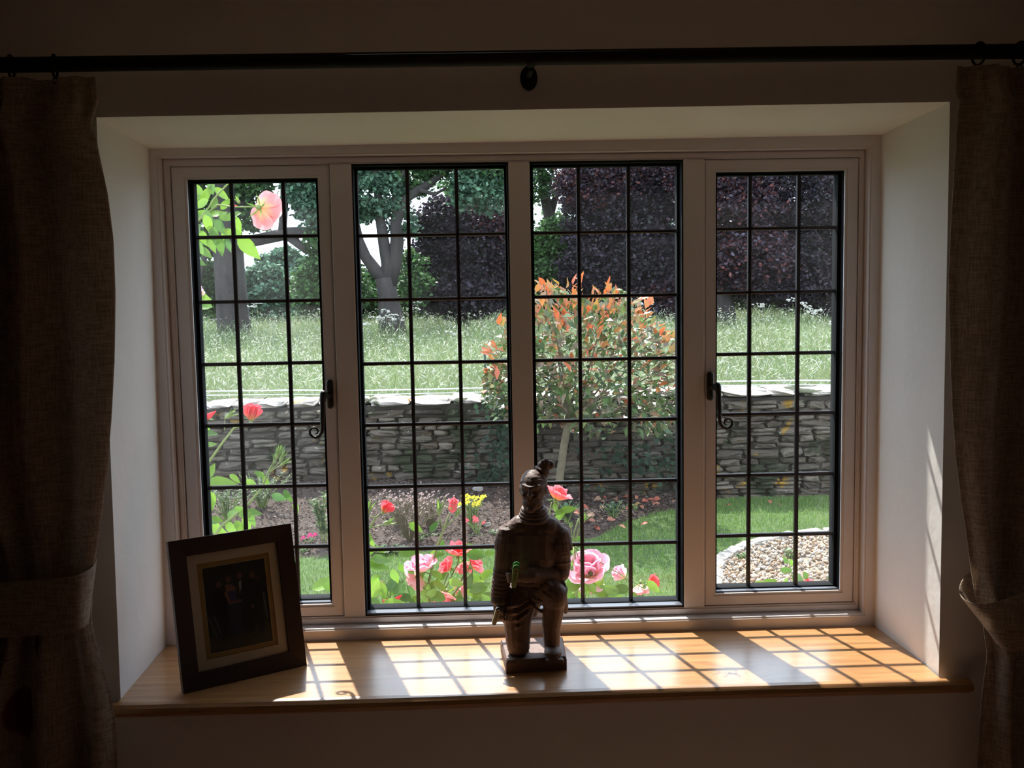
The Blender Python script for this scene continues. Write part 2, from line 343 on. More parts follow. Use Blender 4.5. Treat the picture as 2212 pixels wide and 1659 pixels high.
# ------------------------------------------------------------------ room shell
ZC, ZF = 1.56, -.82
XL, XR, YB, YW, YO = -2.3, 2.3, -4.4, -.345, .134
inn = {'tl': (-.892, 1.253), 'tr': (.911, 1.264), 'bl': (-.908, -.03), 'br': (.914, -.03)}   # opening on the room face
out = {'tl': (-.893, 1.233), 'tr': (.900, 1.244), 'bl': (-.912, -.03), 'br': (.900, -.03)}   # opening at the window
def wall_front():
    V, F = [], []
    def grid(p00, p10, p11, p01, n, m, amp=0.):
        b = len(V)
        for j in range(m+1):
            for i in range(n+1):
                u, v = i/n, j/m
                p = (np.array(p00)*(1-u)*(1-v)+np.array(p10)*u*(1-v)+np.array(p11)*u*v+np.array(p01)*(1-u)*v)
                V.append(p)
        for j in range(m):
            for i in range(n): a = b+j*(n+1)+i; F.append((a, a+1, a+n+2, a+n+1))
    I = {k: (v[0], YW, v[1]) for k, v in inn.items()}; O = {k: (v[0], .01, v[1]) for k, v in out.items()}; X = {k: (v[0], YO, v[1]) for k, v in out.items()}
    ctl, ctr, cbl, cbr = (XL, YW, ZC), (XR, YW, ZC), (XL, YW, ZF), (XR, YW, ZF)
    for (a, b, c, d) in ((ctl, ctr, I['tr'], I['tl']), (ctr, cbr, I['br'], I['tr']), (cbr, cbl, I['bl'], I['br']), (cbl, ctl, I['tl'], I['bl'])): F.append((len(V), len(V)+1, len(V)+2, len(V)+3)); V.extend([np.array(a, float), np.array(b, float), np.array(c, float), np.array(d, float)])
    for (a, b) in (('tl', 'tr'), ('tr', 'br'), ('br', 'bl'), ('bl', 'tl')):
        grid(I[a], I[b], O[b], O[a], 24, 6)
        F.append((len(V), len(V)+1, len(V)+2, len(V)+3)); V.extend([np.array(O[a]), np.array(O[b]), np.array(X[b]), np.array(X[a])])
    e = [(XL, YO, 3.2), (XR, YO, 3.2), (XL, YO, ZF), (XR, YO, ZF)]
    for (a, b, c, d) in ((e[0], e[1], X['tr'], X['tl']), (e[1], e[3], X['br'], X['tr']), (e[3], e[2], X['bl'], X['br']), (e[2], e[0], X['tl'], X['bl'])): F.append((len(V), len(V)+1, len(V)+2, len(V)+3)); V.extend([np.array(a, float), np.array(b, float), np.array(c, float), np.array(d, float)])
    V = np.array(V)
    return V, F
wf = obj('wall_front', wall_front(), M_plaster, kind='structure')
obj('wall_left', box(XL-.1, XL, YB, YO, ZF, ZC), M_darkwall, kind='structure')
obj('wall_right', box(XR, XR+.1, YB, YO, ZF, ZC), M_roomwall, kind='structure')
obj('wall_back', box(XL-.1, XR+.1, YB-.1, YB, ZF, ZC), M_roomwall, kind='structure')
obj('ceiling', box(XL-.1, XR+.1, YB-.1, YW, ZC, ZC+.1), M_ceiling, kind='structure')
obj('floor', box(XL-.1, XR+.1, YB-.1, YW, ZF-.1, ZF), M_floor, kind='structure')

# ------------------------------------------------------------------ window
win = empty('window_1', (0, .05, 0), 'wide four-light cottage window with white frame and dark glazing bars', 'window', kind='structure'); del win['category']
YG = .080; YS0 = .04; KS = (YS0-CAM[1])/(0-CAM[1])
def sx(x): return float(CAM[0]+(x-CAM[0])*KS)
def sz(z): return float(CAM[2]+(z-CAM[2])*KS)
STEP, INN = (-.873, .873, .030, 1.214), (sx(-.8445), sx(.8445), sz(.0625), sz(1.1905))
def frame_with_bevel(o, i, y0, y1, b=.004):
    g1 = ring(o, i, y0+b, y1); o2 = (o[0]+b, o[1]-b, o[2]+b, o[3]-b); i2 = (i[0]-b, i[1]+b, i[2]-b, i[3]+b)
    return join(g1, ring(o2, i2, y0, y0+b+.0005))
obj('outer_frame', frame_with_bevel((-.915, .905, -.012, 1.25), STEP, .0, .10), M_frame, win)
obj('inner_frame', frame_with_bevel(STEP, INN, .034, .13), M_frame, win)
for (x0, x1) in ((-.4595, -.4065), (-.0253, .0275), (.4050, .4580)):
    obj('mullion', box(sx(x0), sx(x1), .034, .13, sz(.0625), sz(1.1905), .0025), M_frame, win)
def depthx(x): return CAM[0]+(x-CAM[0])*(YG-.01-CAM[1])/(.01-CAM[1]-.0)
def depthz(z): return CAM[2]+(z-CAM[2])*(YG-.01-CAM[1])/(.01-CAM[1]-.0)
BARZ = {0: [1.0202, .8617, .7071, .5538, .3966, .2403], 1: [1.0178, .8597, .701, .5462, .3885, .2278]}
LIGHTS = [('casement', -.8437, -.4604, -.8094, -.4866, .063, 1.1905, .0909, 1.163, (-.703, -.577), 0),
          ('fixed_light', -.4065, -.0253, -.4065, -.0253, .0625, 1.1885, .0625, 1.1885, (-.2734, -.1530), 1),
          ('fixed_light', .0275, .4050, .0275, .4050, .0625, 1.1885, .0625, 1.1885, (.1482, .2722), 1),
          ('casement', .4580, .8443, .4840, .8135, .063, 1.1905, .0909, 1.163, (.5768, .6998), 0)]
def bar_prof(p0, p1, w_, dep, horizontal):
    pr = [(-w_/2, 0.0), (-w_/2, -.0022), (-w_*.28, -dep), (w_*.28, -dep), (w_/2, -.0022), (w_/2, 0.0)]
    V, F = [], []
    for (a) in (p0, p1):
        for (s, d) in pr:
            V.append((a[0], YG+.0025+d-.004, a[2]+s) if horizontal else (a[0]+s, YG+.0025+d-.004, a[2]))
    for (a) in (p0, p1):
        for (s, d) in pr:
            V.append((a[0], YG-.0005-d+.004, a[2]+s) if horizontal else (a[0]+s, YG-.0005-d+.004, a[2]))
    n = len(pr)
    for b in (0, 2*n):
        for k in range(n): F.append((b+k, b+(k+1) % n, b+n+(k+1) % n, b+n+k))
        F.append(tuple(range(b, b+n))); F.append(tuple(range(b+n, b+2*n)))
    return np.array(V), F
for li, (nm, x0, x1, gx0, gx1, z0, z1, gz0, gz1, vb, kz) in enumerate(LIGHTS):
    x0, x1, gx0, gx1 = sx(x0), sx(x1), sx(gx0), sx(gx1); z0, z1, gz0, gz1 = sz(z0), sz(z1), sz(gz0), sz(gz1)
    if nm == 'casement':
        e = .0012
        L_ = obj('casement', join(frame_with_bevel((x0+e, x1-e, z0+e, z1-e), (gx0, gx1, gz0, gz1), .039, .13, .003), ring((gx0+.0002, gx1-.0002, gz0+.0002, gz1-.0002), (gx0+.0035, gx1-.0035, gz0+.0035, gz1-.0035), .042, .048)), M_frame, win)
        tag(L_, ('left' if x0 < 0 else 'right')+' opening casement with a curled black handle')
        obj('rebate', ring((gx0+.0035, gx1-.0035, gz0+.0035, gz1-.0035), (gx0+.0045, gx1-.0045, gz0+.0045, gz1-.0045), .049, .129), M_black, L_)
        q0, q1, w0, w1 = gx0+.0045, gx1-.0045, gz0+.0045, gz1-.0045
        obj('gasket', ring((q0, q1, w0, w1), (q0+.008, q1-.008, w0+.006, w1-.006), YG-.012, YG+.016), M_black, L_)
        obj('sheen_ledge', box(q0+.0005, q1-.0005, .050, YG-.0125, w0, w0+.003), M_ledge, L_)  # added strip on the rebate bottom, coloured like reflected sky
    else:
        L_ = obj('fixed_light', ring((gx0+.0002, gx1-.0002, gz0+.0002, gz1-.0002), (gx0+.0035, gx1-.0035, gz0+.003, gz1-.003), .036, .129), M_black, win)
        q0, q1, w0, w1 = gx0+.0035, gx1-.0035, gz0+.003, gz1-.003
        obj('gasket', ring((q0, q1, w0, w1), (q0+.006, q1-.006, w0+.006, w1-.006), YG-.012, YG+.016), M_black, L_)
        obj('sheen_ledge', box(q0+.0005, q1-.0005, .037, YG-.0125, w0, w0+.004), M_ledge, L_)  # same sky-coloured strip on the fixed light's rebate
    xs = [q0+.004]+[depthx(a) for a in vb]+[q1-.004]; zs = [w0+.004]+sorted(depthz(a) for a in BARZ[kz])+[w1-.004]
    for a in xs[1:-1]: obj('glazing_bar', bar_prof((a, 0, w0+.001), (a, 0, w1-.001), .0095, .0036, False), M_lead, L_)
    for a in zs[1:-1]: obj('glazing_bar', bar_prof((q0+.001, 0, a), (q1-.001, 0, a), .0090, .0036, True), M_lead, L_)
    for i in range(3):
        for j in range(7):
            obj('pane', box(xs[i]+.0004, xs[i+1]-.0004, YG-.001, YG+.0022, zs[j]+.0004, zs[j+1]-.0004), M_glass_hazy if li == 0 else M_glass, L_)
    if nm == 'casement':
        s = 1 if x0 < 0 else -1
        c0 = P(713.5, 851, .039) if s > 0 else P(1533.5, 834, .039)
        k = .000125
        def H(x, z, y=.004): return (c0[0]+s*(x-678)*k, y, c0[2]-(z-558)*k)
        path = [H(560, 560, .010), H(556, 700, .006), H(556, 840), H(548, 1000), H(545, 1150), H(538, 1240), H(520, 1310), H(475, 1372), H(405, 1400), H(335, 1382), H(288, 1325), H(285, 1255), H(325, 1208), H(380, 1198), H(432, 1222), H(450, 1275), H(425, 1318), H(385, 1322)]
        rad = [.0078, .0066, .0064, .0062, .0052, .0045, .0042, .0040, .0037, .0034, .0032, .0031, .0029, .0027, .0025, .0024, .0022, .0018]
        pl = []
        for a in range(24):
            q = 2*math.pi*a/24; pl.append((math.cos(q)*.0082, math.sin(q)*.0082+(.0285 if math.sin(q) > 0 else -.0285)))
        V = [(c0[0]+x, .039, c0[2]+z) for x, z in pl]+[(c0[0]+x, .032, c0[2]+z) for x, z in pl]+[(c0[0]+x*.8, .029, c0[2]+z*.95) for x, z in pl]
        F = [(i+b, (i+1) % 24+b, (i+1) % 24+24+b, i+24+b) for b in (0, 24) for i in range(24)]+[tuple(range(48, 72))]
        h = obj('handle', join((np.array(V), F), caps((c0[0], .032, c0[2]-.002), H(590, 560, .012), .0075, .0085), caps(H(575, 530, .010), H(560, 680, .007), .0088, .0075), tube(path, rad, 10)), M_iron, L_, smooth=True)
        tag(h, 'black iron monkey-tail handle curling into a spiral')
# oak sill board with rounded nose
prof = [(.0, 0.), (-.365, 0.), (-.376, -.002), (-.384, -.008), (-.388, -.016), (-.385, -.024), (-.376, -.030), (-.34, -.031), (.0, -.031)]
NS = 48; V = []; F = []
def sill_x(y, side):   # board narrows inside the reveal, horns outside it
    return None
xsill = np.linspace(-.9085, .9085, NS)
for x in xsill:
    for (y, z) in prof: V.append((x, y+.004*math.sin(x*4), z) if y < -.3 else (x, y, z))
n = len(prof)
for i in range(NS-1):
    for k in range(n): F.append((i*n+k, i*n+(k+1) % n, (i+1)*n+(k+1) % n, (i+1)*n+k))
F += [tuple(range(n)), tuple((NS-1)*n+k for k in range(n))]
horn = []
for sx in (-1, 1):
    hv, hf = [], []
    for j, x in enumerate((sx*.9085, sx*.968, sx*.974)):
        for (y, z) in prof[1:-1]:
            yy = min(y, -.3445); yy = yy if y < -.35 else -.3460
            hv.append((x, yy+(.004*math.sin(x*4) if y < -.35 else 0), z*(1 if j < 2 else .8)-(0 if j < 2 else .003)))
    m_ = len(prof)-2
    for j in range(2):
        for k in range(m_): hf.append((j*m_+k, j*m_+(k+1) % m_, (j+1)*m_+(k+1) % m_, (j+1)*m_+k))
    hf += [tuple(range(m_)), tuple(2*m_+k for k in range(m_))]; horn.append((np.array(hv), hf))
o = obj('window_sill', join((np.array(V), F), *horn), M_oak, win)
tag(o, 'honey oak window board with rounded nose and a small knot')

# ------------------------------------------------------------------ garden ground
GZ = -.8
def bnd(pts, n=60):
    pts = np.array(pts, float); t = np.linspace(0, len(pts)-1, n); i = np.minimum(t.astype(int), len(pts)-2); f = (t-i)[:, None]
    f = f*f*(3-2*f)*.0+f
    return pts[i]*(1-f)+pts[i+1]*f
bed_edge = bnd([(-4.5, 3.6), (-2.2, 3.75), (-1.26, 3.89), (-.81, 3.85), (-.44, 3.98), (-.08, 4.0), (.22, 4.03), (.63, 4.18), (.78, 4.38), (.93, 4.65), (1.2, 4.92), (1.5, 5.12), (1.75, 5.36), (1.9, 5.6)], 90)
def bed_y(x): return np.interp(x, bed_edge[:, 0], bed_edge[:, 1], right=9.)
def bed_h(x, y):
    d = np.clip((y-bed_y(x)), 0, None); left = 1/(1+np.exp((np.asarray(x)-.3)*3.0))
    return GZ+.004+.035*np.clip(d/.15, 0, 1)+left*.17*np.clip(d/1.35, 0, 1)**1.3
def sheet(x0, x1, y0, y1, n, m, h):
    X, Y = np.meshgrid(np.linspace(x0, x1, n), np.linspace(y0, y1, m)); Z = h(X, Y)
    V = np.stack([X, Y, Z], -1).reshape(-1, 3); i = np.arange(n*m).reshape(m, n)
    F = np.stack([i[:-1, :-1], i[:-1, 1:], i[1:, 1:], i[1:, :-1]], -1).reshape(-1, 4)
    return V, F
obj('lawn_ground', sheet(-7, 8, .17, 5.7, 40, 30, lambda x, y: GZ+0*x), M_lawn, kind='structure')
# flower bed: a mound built over its own outline
n_, m_ = 110, 30
bx = np.linspace(-4.5, 1.88, n_); V = []
for j in range(m_):
    t = j/(m_-1)
    for x in bx:
        y0 = float(bed_y(x)); y = y0+(5.52-y0)*t; V.append((x, y, float(bed_h(x, y))+(.012*math.sin(x*23+y*9)*math.sin(y*31) if 0 < t < 1 else 0)-(.006 if t == 0 else 0)))
i = np.arange(n_*m_).reshape(m_, n_); Fb = np.stack([i[:-1, :-1], i[:-1, 1:], i[1:, 1:], i[1:, :-1]], -1).reshape(-1, 4)
bed = obj('flower_bed_soil', (np.array(V), Fb), M_soil, smooth=True, kind='structure')

def quads(C, U, W, N_=None, fold=0.0):
    """leaf shaped rhombi: centre C, half length U, half width W; folded about the midrib along N_"""
    n = len(C); V = np.empty((n, 4, 3))
    V[:, 0] = C-U; V[:, 1] = C-W*1.0+U*-.1; V[:, 2] = C+U; V[:, 3] = C+W-U*.1
    if N_ is not None: V[:, 1] += N_*fold; V[:, 3] += N_*fold
    return V.reshape(-1, 3), np.arange(n*4).reshape(n, 4)
def rvec(n):
    v = rng.normal(size=(n, 3)); return v/np.linalg.norm(v, axis=1)[:, None]
def stuff(name, V, F, C, m, parent=None, label=None, cat=None, k=4):
    me = mkmesh(name, V, F, np.repeat(C, k, axis=0)); o = link(name, me, m, parent, 'stuff')
    if label: tag(o, label, cat)
    return o
PK = .5
def pick(cols, n, j=.15):
    c = np.array(cols)[rng.integers(0, len(cols), n)]*PK; return np.clip(c*(1+rng.uniform(-j, j, (n, 1))), 0, 1)
def blades(base, h, wd, lean, cols, seg=1):
    n = len(base); a = rng.uniform(0, 2*np.pi, n); d = np.stack([np.cos(a), np.sin(a), 0*a], 1); s = np.stack([-np.sin(a), np.cos(a), 0*a], 1)
    b = rng.uniform(0, 2*np.pi, n); s = np.stack([np.cos(b), np.sin(b), 0*b], 1)
    up = np.array([0, 0, 1.])
    mid = base+up*(h*.6)[:, None]+d*(lean*h*.25)[:, None]; tip = base+up*(h*np.sqrt(np.clip(1-lean**2*.6, .1, 1)))[:, None]+d*(lean*h)[:, None]
    V = np.stack([base-s*wd[:, None], base+s*wd[:, None], mid+s*wd[:, None]*.8, mid-s*wd[:, None]*.8, tip], 1).reshape(-1, 3)
    k = np.arange(n)[:, None]*5
    F3 = np.concatenate([k+np.array([[0, 1, 2]]), k+np.array([[0, 2, 3]]), k+np.array([[3, 2, 4]])])
    return V, F3, np.repeat(cols, 5, axis=0)
def bladeobj(name, base, h, wd, lean, cols, m, label=None, cat=None, parent=None):
    V, F, C = blades(base, h, wd, lean, cols); me = mkmesh(name, V, F, C); o = link(name, me, m, parent, 'stuff')
    if label: tag(o, label, cat)
    return o
# gravel area
gr_edge = np.array([(.3, .9), (1.05, 2.6), (1.20, 3.08), (1.28, 3.43), (1.42, 3.68), (1.61, 3.89), (1.91, 4.10), (2.26, 4.20), (2.8, 4.28), (4.5, 4.3)])
def in_gravel(x, y): return y < np.interp(x, gr_edge[:, 0], gr_edge[:, 1], left=-1)
# lawn grass
N1 = 150000
x = rng.uniform(-2.6, 4.0, N1); y = rng.uniform(1.6, 5.35, N1)
keep = (y < bed_y(x)+.05*np.sin(x*17)+.02) & ~in_gravel(x, y-.05*np.sin(x*13)) & (rng.uniform(0, 1, N1) < np.where(y < 2.6, .35, 1.))
x, y = x[keep], y[keep]; n = len(x); base = np.stack([x, y, np.full(n, GZ)], 1)
pt = np.sin(x*3.1+1)*np.sin(y*4.3)+.4*np.sin(x*9+y*7)
c = 1.35*pick([(.13, .27, .05), (.17, .32, .06), (.22, .36, .08), (.30, .38, .14)], n, .25)*(1+.14*pt[:, None])
bladeobj('lawn_grass', base, rng.uniform(.016, .038, n), rng.uniform(.0010, .0022, n), rng.uniform(.2, .9, n), c, M_grassc, 'short mown green lawn between the window and the stone wall', 'grass')
# gravel
N2 = 11000
x = rng.uniform(.9, 3.6, N2); y = rng.uniform(2.4, 4.3, N2); k = in_gravel(x, y+.04); x, y = x[k], y[k]; n = len(x)
ico = np.array([(1, 0, 0), (-1, 0, 0), (0, 1, 0), (0, -1, 0), (0, 0, 1), (0, 0, -1)], float); icf = np.array([(0, 2, 4), (2, 1, 4), (1, 3, 4), (3, 0, 4), (2, 0, 5), (1, 2, 5), (3, 1, 5), (0, 3, 5)])
sz = rng.uniform(.006, .017, n); A = rvec(n); B = np.cross(A, rvec(n)); B /= np.linalg.norm(B, axis=1)[:, None]; Cc = np.cross(A, B)
ctr = np.stack([x, y, GZ+.006+rng.uniform(0, .022, n)], 1)
V = (ctr[:, None, :]+(A[:, None]*ico[None, :, 0:1]*1.2+B[:, None]*ico[None, :, 1:2]+Cc[:, None]*ico[None, :, 2:3]*.7)*sz[:, None, None]).reshape(-1, 3)
F = (np.arange(n)[:, None, None]*6+icf[None]).reshape(-1, 3)
me = mkmesh('gravel', V, F, 1.1*np.repeat(pick([(.55, .43, .32), (.62, .55, .46), (.42, .28, .18), (.36, .31, .27), (.70, .62, .55), (.50, .33, .22)], n, .2), 6, axis=0))
tag(link('gravel', me, M_pebble, None, 'stuff'), 'pale brown pebble gravel on the right of the lawn', 'gravel')
obj('gravel_bed', (np.array([(p[0], p[1], GZ+.004) for p in gr_edge[1:]]+[(4.5, 2.2, GZ+.004), (.9, 2.2, GZ+.004)]), [tuple(range(len(gr_edge)+1))]), mat('gravel_grit', (.30, .24, .18), .95, var=.4, vscale=60), kind='structure')
# shared stone meshes
def stone_mesh(name, seed, sub=3, rough=.16):
    r = np.random.default_rng(seed); V, F, ids = [], [], {}
    L = np.linspace(-1, 1, sub+1)
    def vid(p):
        k = tuple(np.round(p, 4))
        if k not in ids: ids[k] = len(V); V.append(p)
        return ids[k]
    for a in range(3):
        for s in (-1, 1):
            for i_ in range(sub):
                for j_ in range(sub):
                    q = []
                    for (ii, jj) in ((i_, j_), (i_+1, j_), (i_+1, j_+1), (i_, j_+1)):
                        p = np.zeros(3); p[a] = s; p[(a+1) % 3] = L[ii]; p[(a+2) % 3] = L[jj]; q.append(vid(p))
                    F.append(tuple(q if s > 0 else q[::-1]))
    V = np.array(V); l = (np.abs(V)**5).sum(1)**.2; V = V/l[:, None]
    V = V*(1+r.uniform(-rough, rough*.6, (len(V), 1)))+r.uniform(-rough*.4, rough*.4, V.shape)
    return mkmesh(name, V*.5, F, smooth=False)
STN = [stone_mesh('stone', 100+i) for i in range(10)]
for me in STN: me.materials.append(M_stone)
CAPN = [stone_mesh('cap_stone', 200+i, rough=.13) for i in range(6)]
for me in CAPN: me.materials.append(M_cap)
ed = empty('path_edging', (1.6, 3.9, GZ), 'curved row of pale edging stones between lawn and gravel', 'edging')
EM = stone_mesh('edging_stone', 300); EM.materials.append(M_edge)
prev = None
for q in bnd(gr_edge[1:], 15):
    if prev is not None:
        c = (q+prev)/2; d = q-prev
        place('edging_stone', EM, Matrix.Translation((c[0], c[1], GZ+.012))@Matrix.Rotation(math.atan2(d[1], d[0]), 4, 'Z')@Matrix.Diagonal((np.linalg.norm(d)*.97, .095, .05, 1)), ed)
    prev = q

# ------------------------------------------------------------------ dry stone wall
YF = 5.40
def wtop(x): return .030+.004*math.sin(x*2.1)+(.018*(x+2)/4)
gw = empty('garden_wall', (0, YF+.2, GZ), 'grey drystone garden wall with pale flat cap stones', 'wall')
obj('wall_core', box(-4.4, 4.6, YF+.07, YF+.36, GZ-.05, -.02), M_mortar, gw)
stones = []; z = GZ-.04
while z < -.055:
    hrow = rnd.choice([.040, .046, .052, .060, .070]) if z < -.2 else rnd.choice([.062, .078])
    if z+hrow > -.03: hrow = -.03-z+.012
    x = -3.4-rnd.random()*.1
    while x < 3.7:
        L_ = rnd.uniform(.10, .27)*(1.15 if hrow > .055 else 1)
        zz = z+.010*math.sin(x*1.7+z*9)
        if hrow > .056 and rnd.random() < .28:
            stones.append((x, L_, zz, hrow*.5)); stones.append((x+rnd.uniform(-.02, .02), L_, zz+hrow*.5, hrow*.5))
        else: stones.append((x, L_, zz, hrow))
        x += L_
    z += hrow
vis = []
for s in stones:
    cx = s[0]+s[1]/2; cz = s[2]+s[3]/2; inview = -2.45 < cx < 2.85 and not (cx < .3 and cz < -.68)
    vis.append((0 if inview else 1, -s[1]*s[3], s))
vis.sort(key=lambda a: (a[0], a[1]))
VB, FB, nb = [], [], 0
for k, (_, _, (x, L_, zz, h)) in enumerate(vis):
    me = STN[rnd.randrange(10)]; dp = rnd.uniform(.15, .20); off = rnd.uniform(-.022, .022)
    M = Matrix.Translation((x+L_/2, YF+dp/2+off, zz+h/2))@Matrix.Rotation(rnd.uniform(-.035, .035), 4, 'Y')@Matrix.Diagonal((L_*.985*rnd.choice([-1, 1]), dp, h*1.02, 1))
    if k < 286: place('stone', me, M, gw)
    else:
        v = np.array([M@q.co for q in me.vertices]); VB.append(v); FB.append(np.array([p.vertices[:] for p in me.polygons])+nb); nb += len(v)
o = link('small_stones', mkmesh('small_stones', np.vstack(VB), np.vstack(FB)), M_stone, gw, 'stuff')
x = -3.5
while x < 3.8:
    L_ = rnd.uniform(.20, .42); hh = rnd.uniform(.045, .060)
    M = Matrix.Translation((x+L_/2, YF+.20+rnd.uniform(-.012, .012), wtop(x)-.025+rnd.uniform(-.004, .004)))@Matrix.Rotation(rnd.uniform(-.03, .03), 4, 'Y')@Matrix.Diagonal((L_*1.02, .46, hh, 1))
    place('cap_stone', CAPN[rnd.randrange(6)], M, gw); x += L_
# ivy patches on the wall
def ivy(label, cx, cz, spots, name='ivy'):
    root = empty(name, (cx, YF-.02, GZ), label, 'ivy', 'ivy patches on the stone wall')
    C, n = [], 0
    for (px, py, rx, ry, k) in spots:
        for _ in range(k):
            p = P(px+rnd.gauss(0, rx/2), py+rnd.gauss(0, ry/2), YF-.085); C.append(p+np.array([0, rnd.uniform(-.05, .0), 0]))
    C = np.array(C); n = len(C); a = rng.uniform(0, 6.28, n); s = rng.uniform(.014, .03, n)
    U = np.stack([np.cos(a), rng.uniform(-.5, .3, n), np.sin(a)], 1)*s[:, None]; W = np.stack([-np.sin(a), rng.uniform(-.5, .3, n), np.cos(a)], 1)*s[:, None]*.75
    V, F = quads(C, U, W, np.tile([0, -1., 0], (n, 1)), .006)
    stuff('foliage', V, F, pick([(.035, .085, .045), (.05, .12, .06), (.03, .065, .04)], n), M_leafc, root)
    for (px, py, rx, ry, k) in spots[:3]:
        pts = [P(px+rnd.uniform(-8, 8), py+ry*t, YF-.045) for t in (-.7, -.2, .3, .8)]; obj('stem', tube(pts, .004, 5), M_bark, root)
ivy('dark ivy trailing down the stone wall left of the shrub trunk', .1, 0, [(1085, 895, 45, 60, 110), (1085, 955, 28, 60, 70), (1070, 1030, 60, 60, 110), (1090, 1065, 60, 50, 70)])
ivy('sparse dark ivy on the wall below the right side of the shrub', 1.2, 0, [(1350, 985, 70, 40, 45), (1420, 975, 70, 70, 60), (1440, 1010, 60, 40, 35), (1300, 1010, 70, 60, 30)])

# ------------------------------------------------------------------ meadow behind the wall
def mz(x, y): return -.62+.0*x+.12*np.clip((y-6)/12, 0, 1)
obj('meadow_ground', sheet(-30, 32, 5.72, 75, 30, 40, lambda x, y: mz(x, y)), M_meadow, kind='structure')
N3 = 150000
t = rng.uniform(0, 1, N3); y = 6.3+19*t**1.5; half = (y+2.57)*.46+.8; x = -.1+rng.uniform(-1, 1, N3)*half+.02*y
clump = np.sin(x*1.7+y*.9)*np.sin(y*1.3-x*.6)
h = rng.uniform(.42, .74, N3)*(1+.13*clump)*np.where(y > 14, 1.12, 1)
base = np.stack([x, y, mz(x, y)], 1)
colsM = [(.28, .38, .16), (.42, .50, .28), (.20, .33, .10), (.54, .58, .40), (.46, .48, .22), (.24, .40, .12)]
c = 1.15*pick(colsM, N3, .35)*(1+.10*clump[:, None])
mg = bladeobj('meadow_grass', base, h, rng.uniform(.0022, .0048, N3)*(1+.05*(y-6)), np.minimum(rng.uniform(.15, .85, N3), np.where(y < 6.9, .45, 1.)), c, M_grassc, 'tall pale unmown meadow grass behind the stone wall', 'grass')
# seed heads
N4 = 26000
t = rng.uniform(0, 1, N4); y = 6.35+18*t**1.4; half = (y+2.57)*.46+.6; x = -.1+rng.uniform(-1, 1, N4)*half+.02*y
c0 = np.stack([x, y, mz(x, y)+rng.uniform(.40, .82, N4)*np.where(y > 14, 1.1, 1)], 1); d = rvec(N4); d[:, 2] = np.abs(d[:, 2])*.8+.15; d *= .6
U = d*rng.uniform(.03, .07, (N4, 1)); W = rvec(N4)*(.0045*(1+.06*(y-6)))[:, None]
V, F = quads(c0, U, W)
o = stuff('seed_heads', V, F, 1.35*pick([(.62, .64, .50), (.52, .58, .40), (.68, .68, .58)], N4), M_grassc)
o.parent = mg
# cow parsley: white umbels standing in the grass
UORD = 'first second third fourth fifth sixth seventh eighth ninth tenth eleventh twelfth thirteenth fourteenth fifteenth sixteenth seventeenth eighteenth nineteenth twentieth twenty-first twenty-second'.split()
for ui, (px, py, Y) in enumerate(sorted(((835, 672, 13), (822, 690, 12), (847, 683, 12.5), (862, 690, 12), (808, 686, 12), (900, 652, 15), (897, 668, 14), (783, 700, 10), (556, 655, 15), (545, 662, 14), (700, 668, 14), (1713, 648, 12), (1730, 655, 11.5), (1742, 664, 11), (1752, 676, 10.5), (1765, 672, 11), (1640, 660, 12), (1385, 640, 12), (1395, 655, 11), (1800, 700, 9), (1290, 690, 9), (980, 720, 9)))):
    top = P(px, py, Y); root = empty('cow_parsley', (top[0], top[1], float(mz(top[0], top[1]))), 'white cow parsley umbel in the meadow grass, '+UORD[ui]+' from the left', 'wildflower', 'cow parsley umbels in the meadow')
    b = np.array([top[0]+rnd.uniform(-.05, .05), Y, float(mz(top[0], top[1]))]); obj('stem', tube([b, (b+top)/2, top-np.array([0, 0, .05])], [.0035, .003, .0025], 5), M_stem, root)
    C = []
    for _ in range(9):
        q = top+np.array([rnd.uniform(-.09, .09), rnd.uniform(-.06, .06), rnd.uniform(-.015, .03)])
        for _ in range(6): C.append(q+np.array([rnd.uniform(-.015, .015), rnd.uniform(-.015, .015), rnd.uniform(-.004, .004)]))
    C = np.array(C); k = len(C); U = rvec(k)*.014; W = rvec(k)*.012
    V, F = quads(C, U, W); stuff('umbel', V, F, pick([(.80, .82, .76)], k, .1), M_leafc, root)

# fence tape and thin posts just behind the wall
fe = empty('electric_fence', (0, 5.95, -.6), 'thin green fence post carrying two white tapes behind the wall', 'fence')
def fz(y_): return P(1047, y_, 5.95)
for px in (1047,):
    a, b = P(px, 752, 5.95), P(px, 880, 5.95); obj('post', tube([(a[0], 5.95, -.62), (a[0], 5.95, a[2])], .0085, 8), M_post, fe)
    for yy in (790, 838, 850): q = P(px, yy, 5.94); obj('insulator', tube([q+np.array([0, -.008, -.008]), q+np.array([0, -.008, .008])], .008, 8), M_post, fe)
for (dy, r) in ((0, .0055), (9, .004)):
    pts = [P(px, yl+dy, 5.93) for px, yl in ((250, 850), (430, 845), (640, 843), (780, 844), (1047, 838), (1250, 834), (1540, 824), (1700, 822), (1820, 822), (2000, 818))]
    obj('tape', tube(pts, r, 6, flat=.4), M_tape, fe)

